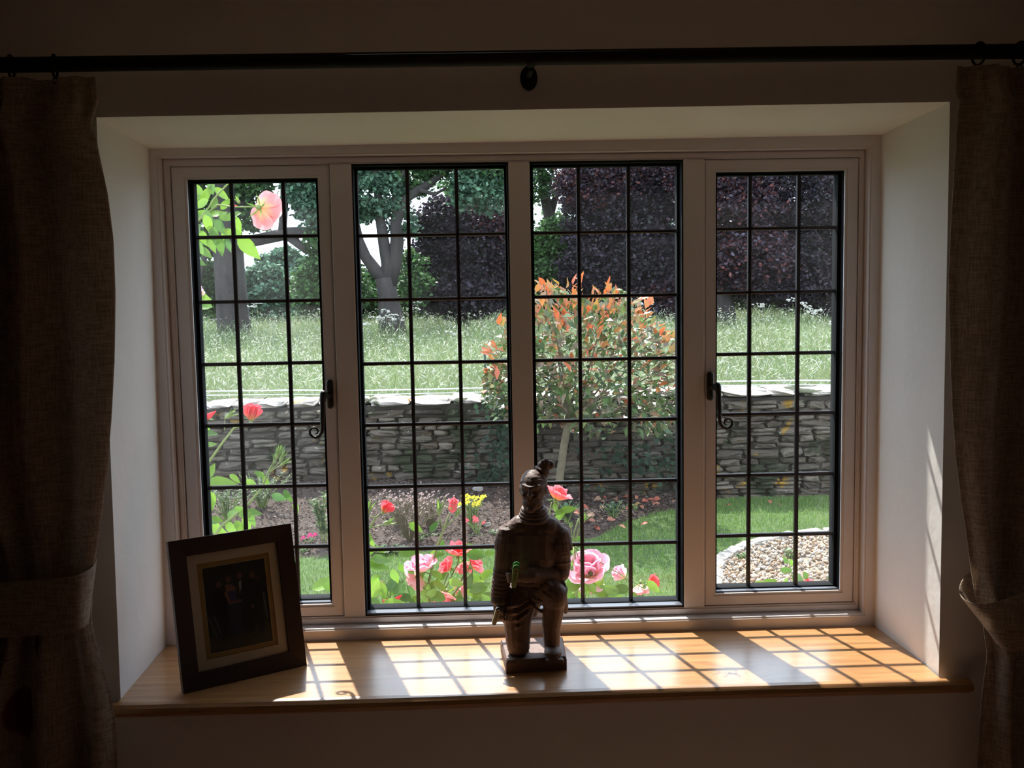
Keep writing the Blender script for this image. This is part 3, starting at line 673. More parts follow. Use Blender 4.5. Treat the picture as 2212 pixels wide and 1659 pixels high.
# ------------------------------------------------------------------ trees
def tree(name, label, cat, base, trunk, branches, blobs, lsize, group=None, bark=None, dens=1.85):
    lsize *= .66
    root = empty(name, base, label, cat, group)
    g = [tube(p, r, 10) for p, r in trunk]
    obj('trunk', join(*g), bark or M_bark, root, smooth=True)
    for p, r in branches: obj('branch', tube(p, r, 7), bark or M_bark, root, smooth=True)
    VV, FF, CC, nn = [], [], [], 0
    for (c, r, n, cols) in blobs:
        n = int(n*dens); nc = max(12, n//28)
        dd = rvec(nc); rr = rng.uniform(.25, 1.0, (nc, 1))**.45; cl = np.asarray(c)+dd*rr*np.asarray(r)
        idx = rng.integers(0, nc, n); sp = rng.normal(size=(n, 3))*np.array([.13, .13, .07])*max(.8, min(2.2, np.mean(r)/1.2))
        C = cl[idx]+sp; a = rvec(n); U = a*np.array([1, 1, .55]); U = U/np.linalg.norm(U, axis=1)[:, None]; W = np.cross(U, rvec(n)); W /= np.linalg.norm(W, axis=1)[:, None]
        s = rng.uniform(.65, 1.3, (n, 1))*lsize; nv = np.cross(U, W)
        V, F = quads(C, U*s, W*s*.62, nv, lsize*.2); cc = pick(cols, n, .5)*(1+.14*rng.normal(size=(nc, 1))[idx])
        VV.append(V); FF.append(F+nn); CC.append(np.clip(cc, 0, 1)); nn += len(V)
    stuff('foliage', np.vstack(VV), np.vstack(FF), np.vstack(CC), M_leafc, root)
    return root
GREEN = [(.09, .21, .07), (.14, .29, .09), (.06, .14, .05), (.20, .36, .13)]
BRIGHT = [(.14, .32, .09), (.19, .40, .11), (.10, .23, .06)]
BLUEG = [(.12, .26, .15), (.17, .34, .20), (.08, .17, .11), (.24, .42, .27)]
PURP = [(.070, .050, .075), (.095, .065, .095), (.050, .038, .060), (.12, .075, .095), (.085, .075, .110), (.045, .050, .045)]
PURPR = [(.10, .060, .085), (.14, .070, .085), (.07, .045, .065), (.24, .075, .07), (.12, .10, .14)]
def B(px, py, Y, rx, ry, n, cols, rd=None): # blob from photo position; rx, ry in pixels at that distance
    k = (Y-CAM[1])/FPX; return (P(px, py, Y), (rx*k, (rd if rd else max(rx, ry)*k*.8), ry*k), n, cols)
def LN(pts, Y): return [P(a, b, Y if len(q) == 0 else q[0]) for a, b, *q in pts]
# big oak at the left, heavy trunk and long level limb
tree('oak_tree', 'massive oak at the left with thick grey trunk and long level limb', 'tree', P(500, 720, 19)*[1, 1, 0]+[0, 0, -.5],
     [(LN([(512, 760), (505, 700), (497, 600), (492, 520), (488, 440), (482, 330), (470, 200), (455, 60)], 19), [.42, .34, .31, .30, .28, .27, .22, .15])],
     [(LN([(500, 530), (560, 518), (620, 505), (680, 500), (740, 470), (800, 420)], 18.8), [.13, .125, .13, .11, .08, .05]),
      (LN([(620, 508), (660, 540), (700, 555), (760, 560)], 18.8), [.10, .08, .06, .03]),
      (LN([(610, 500), (615, 440), (612, 380), (620, 300)], 18.8), [.09, .08, .07, .05]),
      (LN([(488, 470), (530, 440), (548, 400), (560, 300)], 19), [.12, .10, .08, .06]),
      (LN([(470, 520), (440, 560), (432, 620)], 19), [.07, .05, .03])],
     [B(455, 620, 20, 45, 60, 1800, GREEN), B(430, 470, 19.5, 60, 90, 2600, GREEN), B(530, 395, 19, 50, 40, 900, GREEN), B(505, 330, 19, 90, 40, 1600, GREEN),
      B(655, 405, 18.5, 40, 45, 1100, BLUEG), B(690, 440, 18.5, 45, 55, 1700, BLUEG), B(660, 340, 19, 100, 45, 1800, GREEN), B(545, 470, 19, 28, 30, 420, GREEN), B(700, 540, 18.5, 38, 50, 1100, GREEN), B(690, 610, 18.8, 48, 45, 1500, BRIGHT), B(380, 300, 19, 150, 120, 2500, GREEN), B(520, 200, 19, 170, 90, 2500, GREEN)], .085)
# second tree: forked trunk seen in the second light
tree('forked_tree', 'forked tree with pale spreading branches in the second light', 'tree', P(840, 700, 19)*[1, 1, 0]+[0, 0, -.5],
     [(LN([(850, 740), (845, 690), (838, 640), (832, 600)], 18.5), [.33, .26, .21, .20]),
      (LN([(832, 605), (812, 585), (790, 555), (775, 520), (765, 470), (755, 400)], 18.5), [.15, .13, .11, .10, .08, .06]),
      (LN([(836, 615), (838, 570), (830, 530), (822, 480), (815, 400), (800, 330)], 18.5), [.15, .14, .12, .10, .08, .05]),
      (LN([(840, 620), (852, 570), (858, 520), (855, 480), (875, 430), (905, 410), (930, 395), (960, 370), (990, 345)], 18.5), [.16, .15, .14, .12, .10, .09, .08, .06, .04])],
     [(LN([(858, 480), (850, 440), (870, 380), (880, 320)], 18.5), [.08, .07, .05, .03]),
      (LN([(905, 410), (940, 420), (965, 405)], 18.4), [.05, .04, .02]), (LN([(770, 500), (740, 470), (700, 450)], 18.5), [.06, .05, .03])],
     [B(810, 420, 18.6, 65, 60, 1976, BLUEG), B(880, 380, 18.8, 60, 45, 1040, GREEN), B(780, 350, 18.8, 80, 45, 1352, BLUEG), B(960, 350, 18.6, 70, 35, 676, GREEN),
      B(1040, 410, 18.4, 65, 55, 1700, BLUEG), B(1060, 370, 18.4, 50, 30, 900, GREEN), B(1000, 300, 18.6, 130, 60, 1664, GREEN), B(760, 620, 19.2, 40, 50, 676, GREEN), B(740, 560, 19.5, 30, 60, 468, GREEN), B(870, 480, 18.8, 30, 35, 364, BLUEG), B(820, 240, 18.8, 170, 90, 2080, GREEN), B(890, 600, 19.6, 35, 60, 780, GREEN)], .08)
# copper beeches
tree('copper_beech', 'dark copper beech in the second light, sprawling behind the grass', 'tree', P(1000, 700, 21)*[1, 1, 0]+[0, 0, -.5],
     [(LN([(1000, 740), (1000, 660), (995, 560), (990, 450)], 21.5), [.2, .17, .14, .08])], [],
     [B(1000, 560, 21, 100, 90, 9000, PURP), B(960, 490, 21, 70, 60, 4200, PURP), B(1050, 500, 21, 60, 60, 3800, PURPR), B(1000, 640, 20.6, 100, 45, 4500, PURP), B(1070, 590, 21.2, 45, 70, 2600, PURP)], .075, 'copper beeches beyond the meadow')
tree('copper_beech', 'huge copper beech filling the top of the third light', 'tree', P(1330, 700, 22)*[1, 1, 0]+[0, 0, -.5],
     [(LN([(1340, 740), (1340, 650), (1335, 500), (1330, 380)], 22.5), [.3, .26, .2, .12])], [],
     [B(1330, 480, 22, 110, 110, 9000, PURP), B(1270, 400, 21.6, 65, 60, 4200, PURPR), B(1340, 380, 21.6, 80, 50, 5200, PURPR), B(1430, 410, 21.6, 75, 70, 5200, PURP), B(1300, 580, 21.6, 90, 70, 5200, PURP), B(1410, 560, 21.3, 80, 90, 5600, PURP), B(1450, 640, 21, 50, 50, 2200, PURPR), B(1360, 660, 21.4, 110, 40, 3000, PURP), B(1360, 260, 22, 150, 90, 4500, PURP)], .075, 'copper beeches beyond the meadow')
tree('copper_beech', 'broad copper beech in the right light with a low dark trunk', 'tree', P(1570, 710, 20)*[1, 1, 0]+[0, 0, -.5],
     [(LN([(1572, 740), (1568, 690), (1562, 640), (1580, 560), (1600, 480)], 20.5), [.30, .24, .21, .18, .12])], [],
     [B(1590, 450, 20.6, 110, 80, 7000, PURPR), B(1720, 430, 20.8, 110, 80, 7000, PURP), B(1620, 560, 20.2, 100, 70, 5800, PURPR), B(1740, 560, 20.8, 100, 90, 6200, PURP), B(1830, 520, 20.8, 70, 120, 4200, PURP), B(1690, 620, 20.6, 130, 40, 3800, PURP), B(1530, 380, 20.6, 90, 60, 3500, PURPR), B(1680, 300, 21, 220, 80, 6500, PURP), B(1800, 650, 21, 90, 35, 2400, PURP)], .075, 'copper beeches beyond the meadow')
# green tree between the two beeches
tree('green_tree', 'green tree with upright stem between the two dark beeches', 'tree', P(1185, 700, 23)*[1, 1, 0]+[0, 0, -.5],
     [(LN([(1190, 740), (1188, 600), (1190, 480), (1178, 430), (1170, 380), (1160, 320)], 23.3), [.2, .18, .16, .13, .11, .08]), (LN([(1190, 460), (1202, 420), (1210, 370)], 23.3), [.1, .08, .05])], [],
     [B(1160, 560, 23, 60, 60, 3800, BRIGHT), B(1190, 620, 22.6, 70, 60, 4200, GREEN), B(1150, 390, 23, 50, 50, 900, GREEN), B(1170, 300, 23, 90, 60, 2200, GREEN), B(1210, 530, 23, 50, 60, 2600, BRIGHT), B(1110, 620, 23, 60, 60, 2600, GREEN)], .075)
# hedge line and distant trees
for (lab, px, py, Y, rx, ry, n, cl) in (('distant rounded blue green tree left of centre behind the meadow', 570, 620, 34, 60, 50, 5200, BLUEG), ('distant green tree below the gap of white sky', 610, 590, 42, 55, 55, 3600, BLUEG), ('distant bushy tree at the edge of the first light', 690, 630, 30, 55, 45, 3800, GREEN),
     ('bright green bush behind the forked tree', 915, 640, 25, 75, 60, 4200, BRIGHT), ('low green bush at far left behind the oak', 445, 640, 27, 70, 70, 3600, GREEN), ('shadowed green tree behind the copper beeches on the right', 1650, 600, 28, 210, 120, 12000, GREEN), ('green tree far behind the third light', 1310, 560, 30, 190, 130, 9000, GREEN), ('green tree filling the gap right of the forked tree', 1040, 470, 27, 110, 130, 2300, GREEN), ('distant green trees behind the forked trunk', 780, 640, 32, 90, 60, 4500, GREEN)):
    c = P(px, py, Y); k = (Y-CAM[1])/FPX
    tree('background_tree', lab, 'tree', (c[0], Y, -.5), [([(c[0], Y, -.5), (c[0]+.1, Y, c[2]*.5), (c[0], Y, c[2]+ry*k*.3)], [.22, .17, .08])], [], [(c, (rx*k, rx*k*.6, ry*k), n, cl), ((c[0], Y, (c[2]-.5)*.45), (rx*k*.95, rx*k*.5, max(.8, c[2]*.5)), n//2, cl)], .075*Y/22*1.25)

# ------------------------------------------------------------------ bed surface: mulch chips, dead leaves
N5 = 16000
x = rng.uniform(-2.6, 1.75, N5); y0 = bed_y(x)+.02; y = y0+(5.35-y0)*rng.uniform(0, 1, N5)
ctr = np.stack([x, y, bed_h(x, y)+.010], 1); d = rvec(N5); d[:, 2] *= .35; d /= np.linalg.norm(d, axis=1)[:, None]; W = np.cross(d, rvec(N5)); W[:, 2] *= .5
sc_ = rng.uniform(.006, .019, (N5, 1)); V, F = quads(ctr, d*sc_, W*sc_*.45, np.tile([0, 0, 1.], (N5, 1)), .003)
mul = stuff('bark_mulch', V, F, pick([(.10, .06, .045), (.07, .042, .033), (.16, .10, .075), (.22, .16, .13), (.34, .28, .25), (.055, .035, .03)], N5, .25), M_chip, None, 'brown bark mulch and dry bits covering the flower bed', 'mulch')
def gpt(px, py): 
    p = Gz(px, py, GZ); 
    for _ in range(12): p = Gz(px, py, float(bed_h(p[0], p[1])) if p[1] > bed_y(p[0]) else GZ)
    return p
# fallen leaves (red and rust) along the wall foot and on the lawn
LEAFSH = []
def leaf_mesh(name, m, n=5, width=.36, fold=.16, curl=.25, tipsharp=1.0, seed=0):
    r = random.Random(seed); V, F = [(0, 0, 0)], []
    L = [i/n for i in range(1, n)]
    for t in L:
        wd = width*math.sin(math.pi*t**.80)**.95*(1-.25*t); z = -curl*(t**2)*.6+.05*math.sin(t*5+seed)
        V += [(-wd, t, z+fold*wd*1.2), (0, t, z), (wd, t, z+fold*wd*1.2)]
    V.append((0, 1, -curl*.6))
    F += [(0, 2, 1), (0, 3, 2)]
    for i_ in range(len(L)-1): a = 1+3*i_; F += [(a, a+1, a+4, a+3), (a+1, a+2, a+5, a+4)]
    a = 1+3*(len(L)-1); e = len(V)-1; F += [(a, a+1, e), (a+1, a+2, e)]
    me = mkmesh(name, np.array(V), F, smooth=True); me.materials.append(m); return me
RL = [leaf_mesh('leaf', M_rleaf, 6, (.25, .27, .29, .26)[k], .10+.05*k, .18+.12*k, seed=k) for k in range(4)]
PR = [leaf_mesh('leaf', M_pred, 5, .24, .25, .3, seed=k) for k in range(2)]
PO = [leaf_mesh('leaf', M_polive, 5, .25, .2, .3, seed=k) for k in range(2)]
PG = [leaf_mesh('leaf', M_pgreen, 5, .25, .2, .3, seed=k) for k in range(2)]
def leafM(c, length, direction, normal):
    """unit leaf (base at origin along +y) placed with its middle at c"""
    yv = Vector(direction).normalized(); zv = Vector(normal); zv = (zv-yv*zv.dot(yv)); zv.normalize(); xv = yv.cross(zv)
    c = Vector([float(a) for a in c])-yv*length*.5
    return Matrix(((xv.x*length, yv.x*length, zv.x*length, c.x), (xv.y*length, yv.y*length, zv.y*length, c.y), (xv.z*length, yv.z*length, zv.z*length, c.z), (0, 0, 0, 1)))
DL = leaf_mesh('fallen_leaf', mat('dead_leaf', (.3, .1, .05), .6, rand=[(.30, .07, .04), (.20, .07, .04), (.36, .13, .07), (.26, .16, .10)], transl=.2), 4, .3, .3, .5)
FB = [(1292, 1083), (1300, 1088), (1310, 1080), (1275, 1118), (1280, 1130), (1268, 1133), (1287, 1142), (1395, 1087), (1404, 1084), (1412, 1092), (1422, 1096), (1432, 1098), (1440, 1101), (1350, 1078), (1362, 1084), (1330, 1082), (1341, 1090), (1375, 1079), (1386, 1100), (1255, 1090), (1265, 1100), (1320, 1128), (1245, 1112), (1451, 1090), (1301, 1100), (1358, 1104), (1290, 1147), (1378, 1094), (1416, 1084), (1462, 1091)]
nr = Vector((0, 0, 1))
ORD = 'first second third fourth fifth sixth seventh eighth ninth tenth eleventh twelfth thirteenth fourteenth fifteenth sixteenth seventeenth eighteenth nineteenth twentieth twenty-first twenty-second twenty-third twenty-fourth twenty-fifth twenty-sixth twenty-seventh twenty-eighth twenty-ninth thirtieth'.split()
FB.sort()
for fi, (px, py) in enumerate(FB):
    p = gpt(px, py); a = rnd.uniform(0, 6.28); o = bpy.data.objects.new('fallen_leaf', DL); COL.objects.link(o)
    nv = Vector((rnd.uniform(-.5, .5), -.5+rnd.uniform(-.4, .3), .7)); o.matrix_basis = leafM(p+np.array([0, 0, .022]), rnd.uniform(.05, .085), (math.cos(a), math.sin(a), rnd.uniform(-.1, .3)), nv)
    tag(o, ORD[fi]+' from the left of the rust red leaves fallen by the stone wall', 'fallen leaf', 'fallen red leaves along the wall foot')
for (px, py, lab) in ((1663, 1085, 'pinkish dead leaf on the lawn by the wall, right light'), (1572, 1092, 'small brown dead leaf on the lawn by the mullion'), (1685, 1091, 'small brown dead leaf right of the pink one on the lawn'), (1392, 1133, 'dead leaf lying alone on the lawn in the third light'), (1344, 1139, 'small dark dead leaf near the bed edge in the third light')):
    p = Gz(px, py, GZ+.035); o = bpy.data.objects.new('fallen_leaf', DL); COL.objects.link(o); a = rnd.uniform(0, 6.28)
    o.matrix_basis = leafM(p+np.array([0, 0, .01]), .06, (math.cos(a), math.sin(a), .1), (0, -.3, 1)); tag(o, lab, 'fallen leaf')
# bed stones
for (px, py, s, lab) in ((1032, 1061, .055, 'blue grey stone on the bed below the ivy'), (1050, 1137, .045, 'small pale stone beside the red and white flowers')):
    p = gpt(px, py); o = bpy.data.objects.new('loose_stone', CAPN[0]); COL.objects.link(o); o.matrix_basis = Matrix.Translation((p[0], p[1], p[2]+s*.25))@Matrix.Diagonal((s*1.5, s, s*.7, 1)); tag(o, lab, 'stone')
p = gpt(655, 1158)

# ------------------------------------------------------------------ small bed plants
def leafy_plant(name, label, px, py, hgt, spread, nst, nleaf, lsz, cols, m=M_leafc, flower=None, group=None):
    p = gpt(px, py); root = empty(name, p, label, 'plant', group)
    C, U, W = [], [], []
    for s in range(nst):
        a = rnd.uniform(0, 6.28); r = spread*rnd.uniform(.15, 1); tip = p+np.array([math.cos(a)*r, math.sin(a)*r*.7, hgt*rnd.uniform(.7, 1)]); mid = (p+tip)/2+np.array([0, 0, .1*hgt])
        obj('stem', tube([p+np.array([math.cos(a)*.01, math.sin(a)*.01, -.01]), mid, tip], [.004, .003, .002] if name != 'pale_flower_clump' else [.0018, .0014, .001], 5), M_stem if name != 'pale_flower_clump' else M_canes, root)
        for k in range(nleaf):
            t = rnd.uniform(.15, 1); q = (1-t)**2*p+2*t*(1-t)*mid+t*t*tip; b = rnd.uniform(0, 6.28); d = np.array([math.cos(b), math.sin(b), rnd.uniform(-.1, .8)]); d /= np.linalg.norm(d); s_ = lsz*rnd.uniform(.7, 1.2)
            C.append(q+d*s_); U.append(d*s_); w_ = np.cross(d, [rnd.uniform(-.4, .4), rnd.uniform(-.4, .4), 1]); W.append(w_/np.linalg.norm(w_)*s_*.42)
        if flower and rnd.random() < flower[2]:
            fm = flower[0]; V, F = quads(np.array([tip+np.array([math.cos(q)*flower[1]*.6, math.sin(q)*flower[1]*.3, math.sin(q*1.3)*flower[1]*.5]) for q in np.linspace(0, 6.28, 7)[:-1]]), np.array([[math.cos(q)*flower[1], -.3*flower[1], math.sin(q)*flower[1]] for q in np.linspace(0, 6.28, 7)[:-1]])*.55, np.array([[-math.sin(q)*flower[1], 0, math.cos(q)*flower[1]] for q in np.linspace(0, 6.28, 7)[:-1]])*.45)
            obj('flower', (V, F), fm, root)
    C, U, W = map(np.array, (C, U, W)); V, F = quads(C, U, W, np.tile([0, 0, 1.], (len(C), 1)), lsz*.12)
    stuff('foliage', V, F, pick(cols, len(C), .2), m, root)
    return root
LG = [(.13, .26, .07), (.18, .32, .10), (.10, .20, .06), (.25, .36, .16)]
PALE = [(.24, .34, .20), (.32, .42, .28), (.16, .26, .12), (.42, .50, .38)]
F_mag = mat('magenta_flower', (.62, .03, .20), .5, transl=.3); F_yel = mat('yellow_flower', (.85, .70, .06), .5, transl=.3); F_wht = mat('pale_pink_flower', (.50, .36, .36), .6, transl=.3); F_rw = mat('red_white_flower', (.75, .12, .16), .5, transl=.3)
leafy_plant('small_leaved_shrub', 'pale small-leaved shrub by the wall at far left of the bed', 492, 1128, .26, .22, 22, 26, .012, PALE)
leafy_plant('small_leaved_shrub', 'green small-leaved shrub by the wall behind the rosebuds', 565, 1098, .26, .26, 22, 26, .012, PALE)
leafy_plant('leafy_perennial', 'upright narrow-leaved green plant by the first mullion', 700, 1170, .33, .09, 9, 30, .022, LG)
leafy_plant('pink_flower', 'low magenta flowered plant in the bed left of the first mullion', 668, 1186, .11, .06, 6, 8, .010, LG, flower=(F_mag, .016, .9))
leafy_plant('yellow_flower', 'clump of bright yellow star flowers in the bed', 1020, 1140, .22, .10, 24, 5, .014, LG, flower=(F_yel, .015, .95))
leafy_plant('red_white_flower', 'small red and white flowers beneath the yellow ones', 1030, 1152, .10, .09, 9, 6, .010, LG, flower=(F_rw, .014, .9))
leafy_plant('pale_flower_clump', 'wide airy clump of tiny pale pink flowers, left bed', 885, 1165, .28, .26, 60, 4, .010, [(.16, .10, .06), (.24, .15, .09), (.30, .20, .14)], flower=(F_wht, .0065, 1))
leafy_plant('pale_flower_clump', 'airy clump of tiny pale pink flowers behind the left red bud', 865, 1135, .24, .20, 46, 4, .010, [(.16, .10, .06), (.24, .15, .09), (.30, .20, .14)], flower=(F_wht, .0065, 1))
leafy_plant('pale_flower_clump', 'airy clump of tiny pale pink flowers left of the upright bud', 930, 1140, .24, .18, 46, 4, .010, [(.16, .10, .06), (.24, .15, .09), (.30, .20, .14)], flower=(F_wht, .0065, 1))
leafy_plant('low_green_plant', 'dark green low plant in the bed beyond the coral rose', 1325, 1118, .12, .12, 12, 12, .016, BLUEG)
leafy_plant('low_green_plant', 'small bright green seedling at the bed edge, third light', 1372, 1106, .07, .04, 4, 6, .014, LG)
leafy_plant('low_green_plant', 'leafy green plant in the bed right of the statue head', 1222, 1130, .16, .14, 14, 14, .018, BLUEG)
leafy_plant('low_green_plant', 'small green tuft at the bed edge left of the statue', 1022, 1172, .06, .07, 8, 8, .012, LG)
leafy_plant('low_green_plant', 'grey green tuft beside the statue shoulder, left', 1068, 1165, .07, .05, 6, 8, .014, PALE)
leafy_plant('rosette_groundcover', 'scalloped grey green groundcover at the bed edge', 838, 1198, .05, .16, 30, 14, .014, PALE)
leafy_plant('rosette_groundcover', 'green groundcover mat at the bed edge under the upright bud', 905, 1176, .06, .14, 26, 12, .016, LG)
leafy_plant('low_green_plant', 'little pale plant at the bed edge near the left mullion', 655, 1200, .05, .07, 8, 8, .012, LG)
leafy_plant('gravel_weed', 'small green weed growing in the gravel', 1600, 1212, .05, .07, 8, 8, .014, LG)
leafy_plant('gravel_weed', 'green weed among the pebbles beside the glazing bar', 1706, 1212, .08, .05, 7, 8, .016, LG)

# ------------------------------------------------------------------ photinia: small tree with red tips
YP = 4.85
pb = gpt(1204, 1128); pb[1] = YP; pb[2] = float(bed_h(pb[0], YP))
ph = empty('photinia_tree', pb, 'small photinia tree with bare pale trunk and orange red young leaves', 'tree')
tr = [P(a, b, YP) for a, b in ((1204, 1120), (1206, 1060), (1212, 1010), (1218, 965), (1225, 925), (1240, 900))]; tr[0][2] = pb[2]-.02
obj('trunk', tube(tr, [.034, .030, .028, .028, .028, .024], 10), M_bark2, ph, smooth=True)
hub = tr[-1]; OUTL = [(1095, 700), (1070, 760), (1075, 820), (1120, 650), (1180, 625), (1250, 630), (1320, 620), (1390, 660), (1440, 710), (1470, 770), (1460, 850), (1430, 900), (1350, 870), (1280, 790), (1200, 760), (1150, 850), (1240, 850), (1350, 760)]
lim = []
for (px, py) in OUTL:
    e = P(px, py, YP+rnd.uniform(-.35, .35)); m1 = hub*.55+e*.45+np.array([0, 0, -.03]); obj('branch', tube([hub+np.array([0, 0, -.01]), m1, e], [.011, .007, .0025], 5), M_bark2, ph); lim.append((hub, m1, e))
obj('branch', tube([P(1228, 925, YP), P(1290, 905, YP-.1), P(1350, 875, YP-.15), P(1420, 900, YP-.2)], [.018, .012, .009, .004], 6), M_bark2, ph)
def topline(px): return np.interp(px, [1040, 1075, 1110, 1150, 1180, 1240, 1290, 1330, 1370, 1410, 1440, 1480], [800, 720, 680, 608, 600, 620, 628, 602, 632, 670, 700, 720])
def botline(px): return np.interp(px, [1040, 1075, 1110, 1150, 1200, 1260, 1300, 1350, 1400, 1480], [860, 915, 925, 930, 915, 950, 950, 935, 955, 940])
cand = []
tips = [(1165, 612), (1195, 608), (1185, 618), (1240, 615), (1325, 610), (1292, 628), (1395, 650), (1325, 640), (1345, 655), (1270, 645), (1375, 665), (1440, 720), (1460, 715), (1460, 740), (1090, 690), (1065, 745), (1058, 760), (1420, 700), (1210, 640), (1255, 600), (1360, 690), (1230, 660), (1300, 660), (1470, 780), (1060, 790)]
for (a, b) in tips:
    for _ in range(6):
        cand.append((a+rnd.gauss(0, 9), b+rnd.uniform(-6, 18), 'r', rnd.uniform(-.35, .3)))
while len(cand) < 3300:
    a = rnd.uniform(1045, 1480); t, bt = topline(a), botline(a); b = t+14+(bt-t-14)*rnd.random()**.9
    f = (b-t)/(bt-t); q = rnd.random(); kind = 'r' if q < .20*(1-f)+.015 else ('o' if q < .50*(1-f*.8)+.06 else 'g')
    edge = min(1, min(a-1045, 1480-a)/70)
    if rnd.random() > .35+.65*edge: continue
    if f > .75 and rnd.random() < (f-.75)*3.0: continue
    cand.append((a, b, kind, rnd.uniform(-.45, .45)*(.4+.6*edge)))
KM = {'r': PR, 'o': PO, 'g': PG}; cnt = 0; SV, SF, SCC, sn = [], [], [], 0
PC = {'r': [(.50, .12, .045), (.42, .18, .06)], 'o': [(.15, .16, .05), (.26, .14, .075), (.24, .17, .13)], 'g': [(.07, .13, .035), (.11, .16, .05), (.05, .09, .03), (.17, .15, .09)]}
order = list(range(len(cand))); first = [i for i in order if i < len(tips)*6]; rest = [i for i in order if i >= len(tips)*6]; rest.sort(key=lambda i: cand[i][3])
sel = set(first[:125])|set(rest[:160]); C_, U_, W_, K_ = [], [], [], []
cen = P(1265, 800, YP)
for i in order:
    a, b, kd, dy = cand[i]; c = P(a, b, YP+dy); up = rnd.uniform(.1, 1.1) if kd == 'r' else rnd.uniform(-.5, .7)
    d = (c-cen); d = d/np.linalg.norm(d)*.6+np.array([rnd.uniform(-.8, .8), rnd.uniform(-.8, .5), up]); d /= np.linalg.norm(d)
    L_ = rnd.uniform(.062, .094)*(1.05 if kd == 'r' else 1); nv = (rnd.uniform(-.7, .7), rnd.uniform(-.9, .4), 1)
    if i in sel: place('leaf', KM[kd][rnd.randrange(2)], leafM(c, L_, d, nv), ph)
    else:
        C_.append(c); U_.append(d*L_/2); w_ = np.cross(d, nv); W_.append(w_/np.linalg.norm(w_)*L_*.25); K_.append(PC[kd][rnd.randrange(len(PC[kd]))])
V, F = quads(np.array(C_), np.array(U_), np.array(W_), np.tile([0, -.3, 1.], (len(C_), 1)), .01)
M_shrubl = mat('shrub_leaves', (.1, .2, .05), .33, attr=True, transl=.3, spec=.5)
stuff('foliage', V, F, np.array(K_)*rng.uniform(.8, 1.2, (len(K_), 1)), M_shrubl, ph)

# ------------------------------------------------------------------ roses
def petal_mesh(seed, tipc, basec, edgec, cup=.5, ruffle=.06, n=6):
    r = random.Random(seed); V, F, C = [], [], []
    ph1, ph2 = r.uniform(0, 6), r.uniform(0, 6)
    for j in range(n+1):
        t = j/n
        wd = .12+.46*math.sin(math.pi*min(1, t*.62+.03)**.9) if t < .85 else .12+.46*math.sin(math.pi*min(1, .85*.62+.03)**.9)*(1-(t-.85)*1.6)
        for i_ in range(n+1):
            s = (i_/n-.5)*2; x = s*wd; z = cup*(x*x)*1.6+cup*.55*t*t*(1)-(.22*max(0, t-.72)**1.2*3*(1 if r.random() > -1 else 0))*(.5+.5*cup); yy = t-.10*s*s*t
            z += ruffle*math.sin(ph1+4*s+3*t)*t; V.append((x, yy, z))
            f = min(1, max(0, (t-.08)/.45)); c = [basec[k]*(1-f)+tipc[k]*f for k in range(3)]; g = max(0, abs(s)*.6+t*.7-.75)*1.2; g = min(1, g)
            C.append([c[k]*(1-g)+edgec[k]*g for k in range(3)])
    i2 = np.arange((n+1)**2).reshape(n+1, n+1); F = np.stack([i2[:-1, :-1], i2[:-1, 1:], i2[1:, 1:], i2[1:, :-1]], -1).reshape(-1, 4)
    me = mkmesh('petal', np.array(V), F, np.array(C), smooth=True); me.materials.append(M_petal); return me
PALC = {'coral': ((.90, .19, .22), (.92, .52, .14), (.92, .28, .34)), 'red': ((.84, .08, .11), (.80, .32, .12), (.88, .14, .18)), 'pink': ((.88, .44, .56), (.92, .66, .32), (.92, .58, .70)), 'pale': ((.80, .40, .42), (.85, .60, .35), (.85, .50, .50)), 'salmon': ((.87, .30, .33), (.92, .58, .30), (.88, .42, .46))}
PM = {k: [petal_mesh(10*i+j, *v, cup=(.35, .6, .85)[j]) for i in range(1) for j in range(3)]+[petal_mesh(50, *v, cup=.45, ruffle=.12)] for k, v in PALC.items()}
SEP = leaf_mesh('sepal', M_rleaf, 4, .12, .2, .5)
BUDM = {}
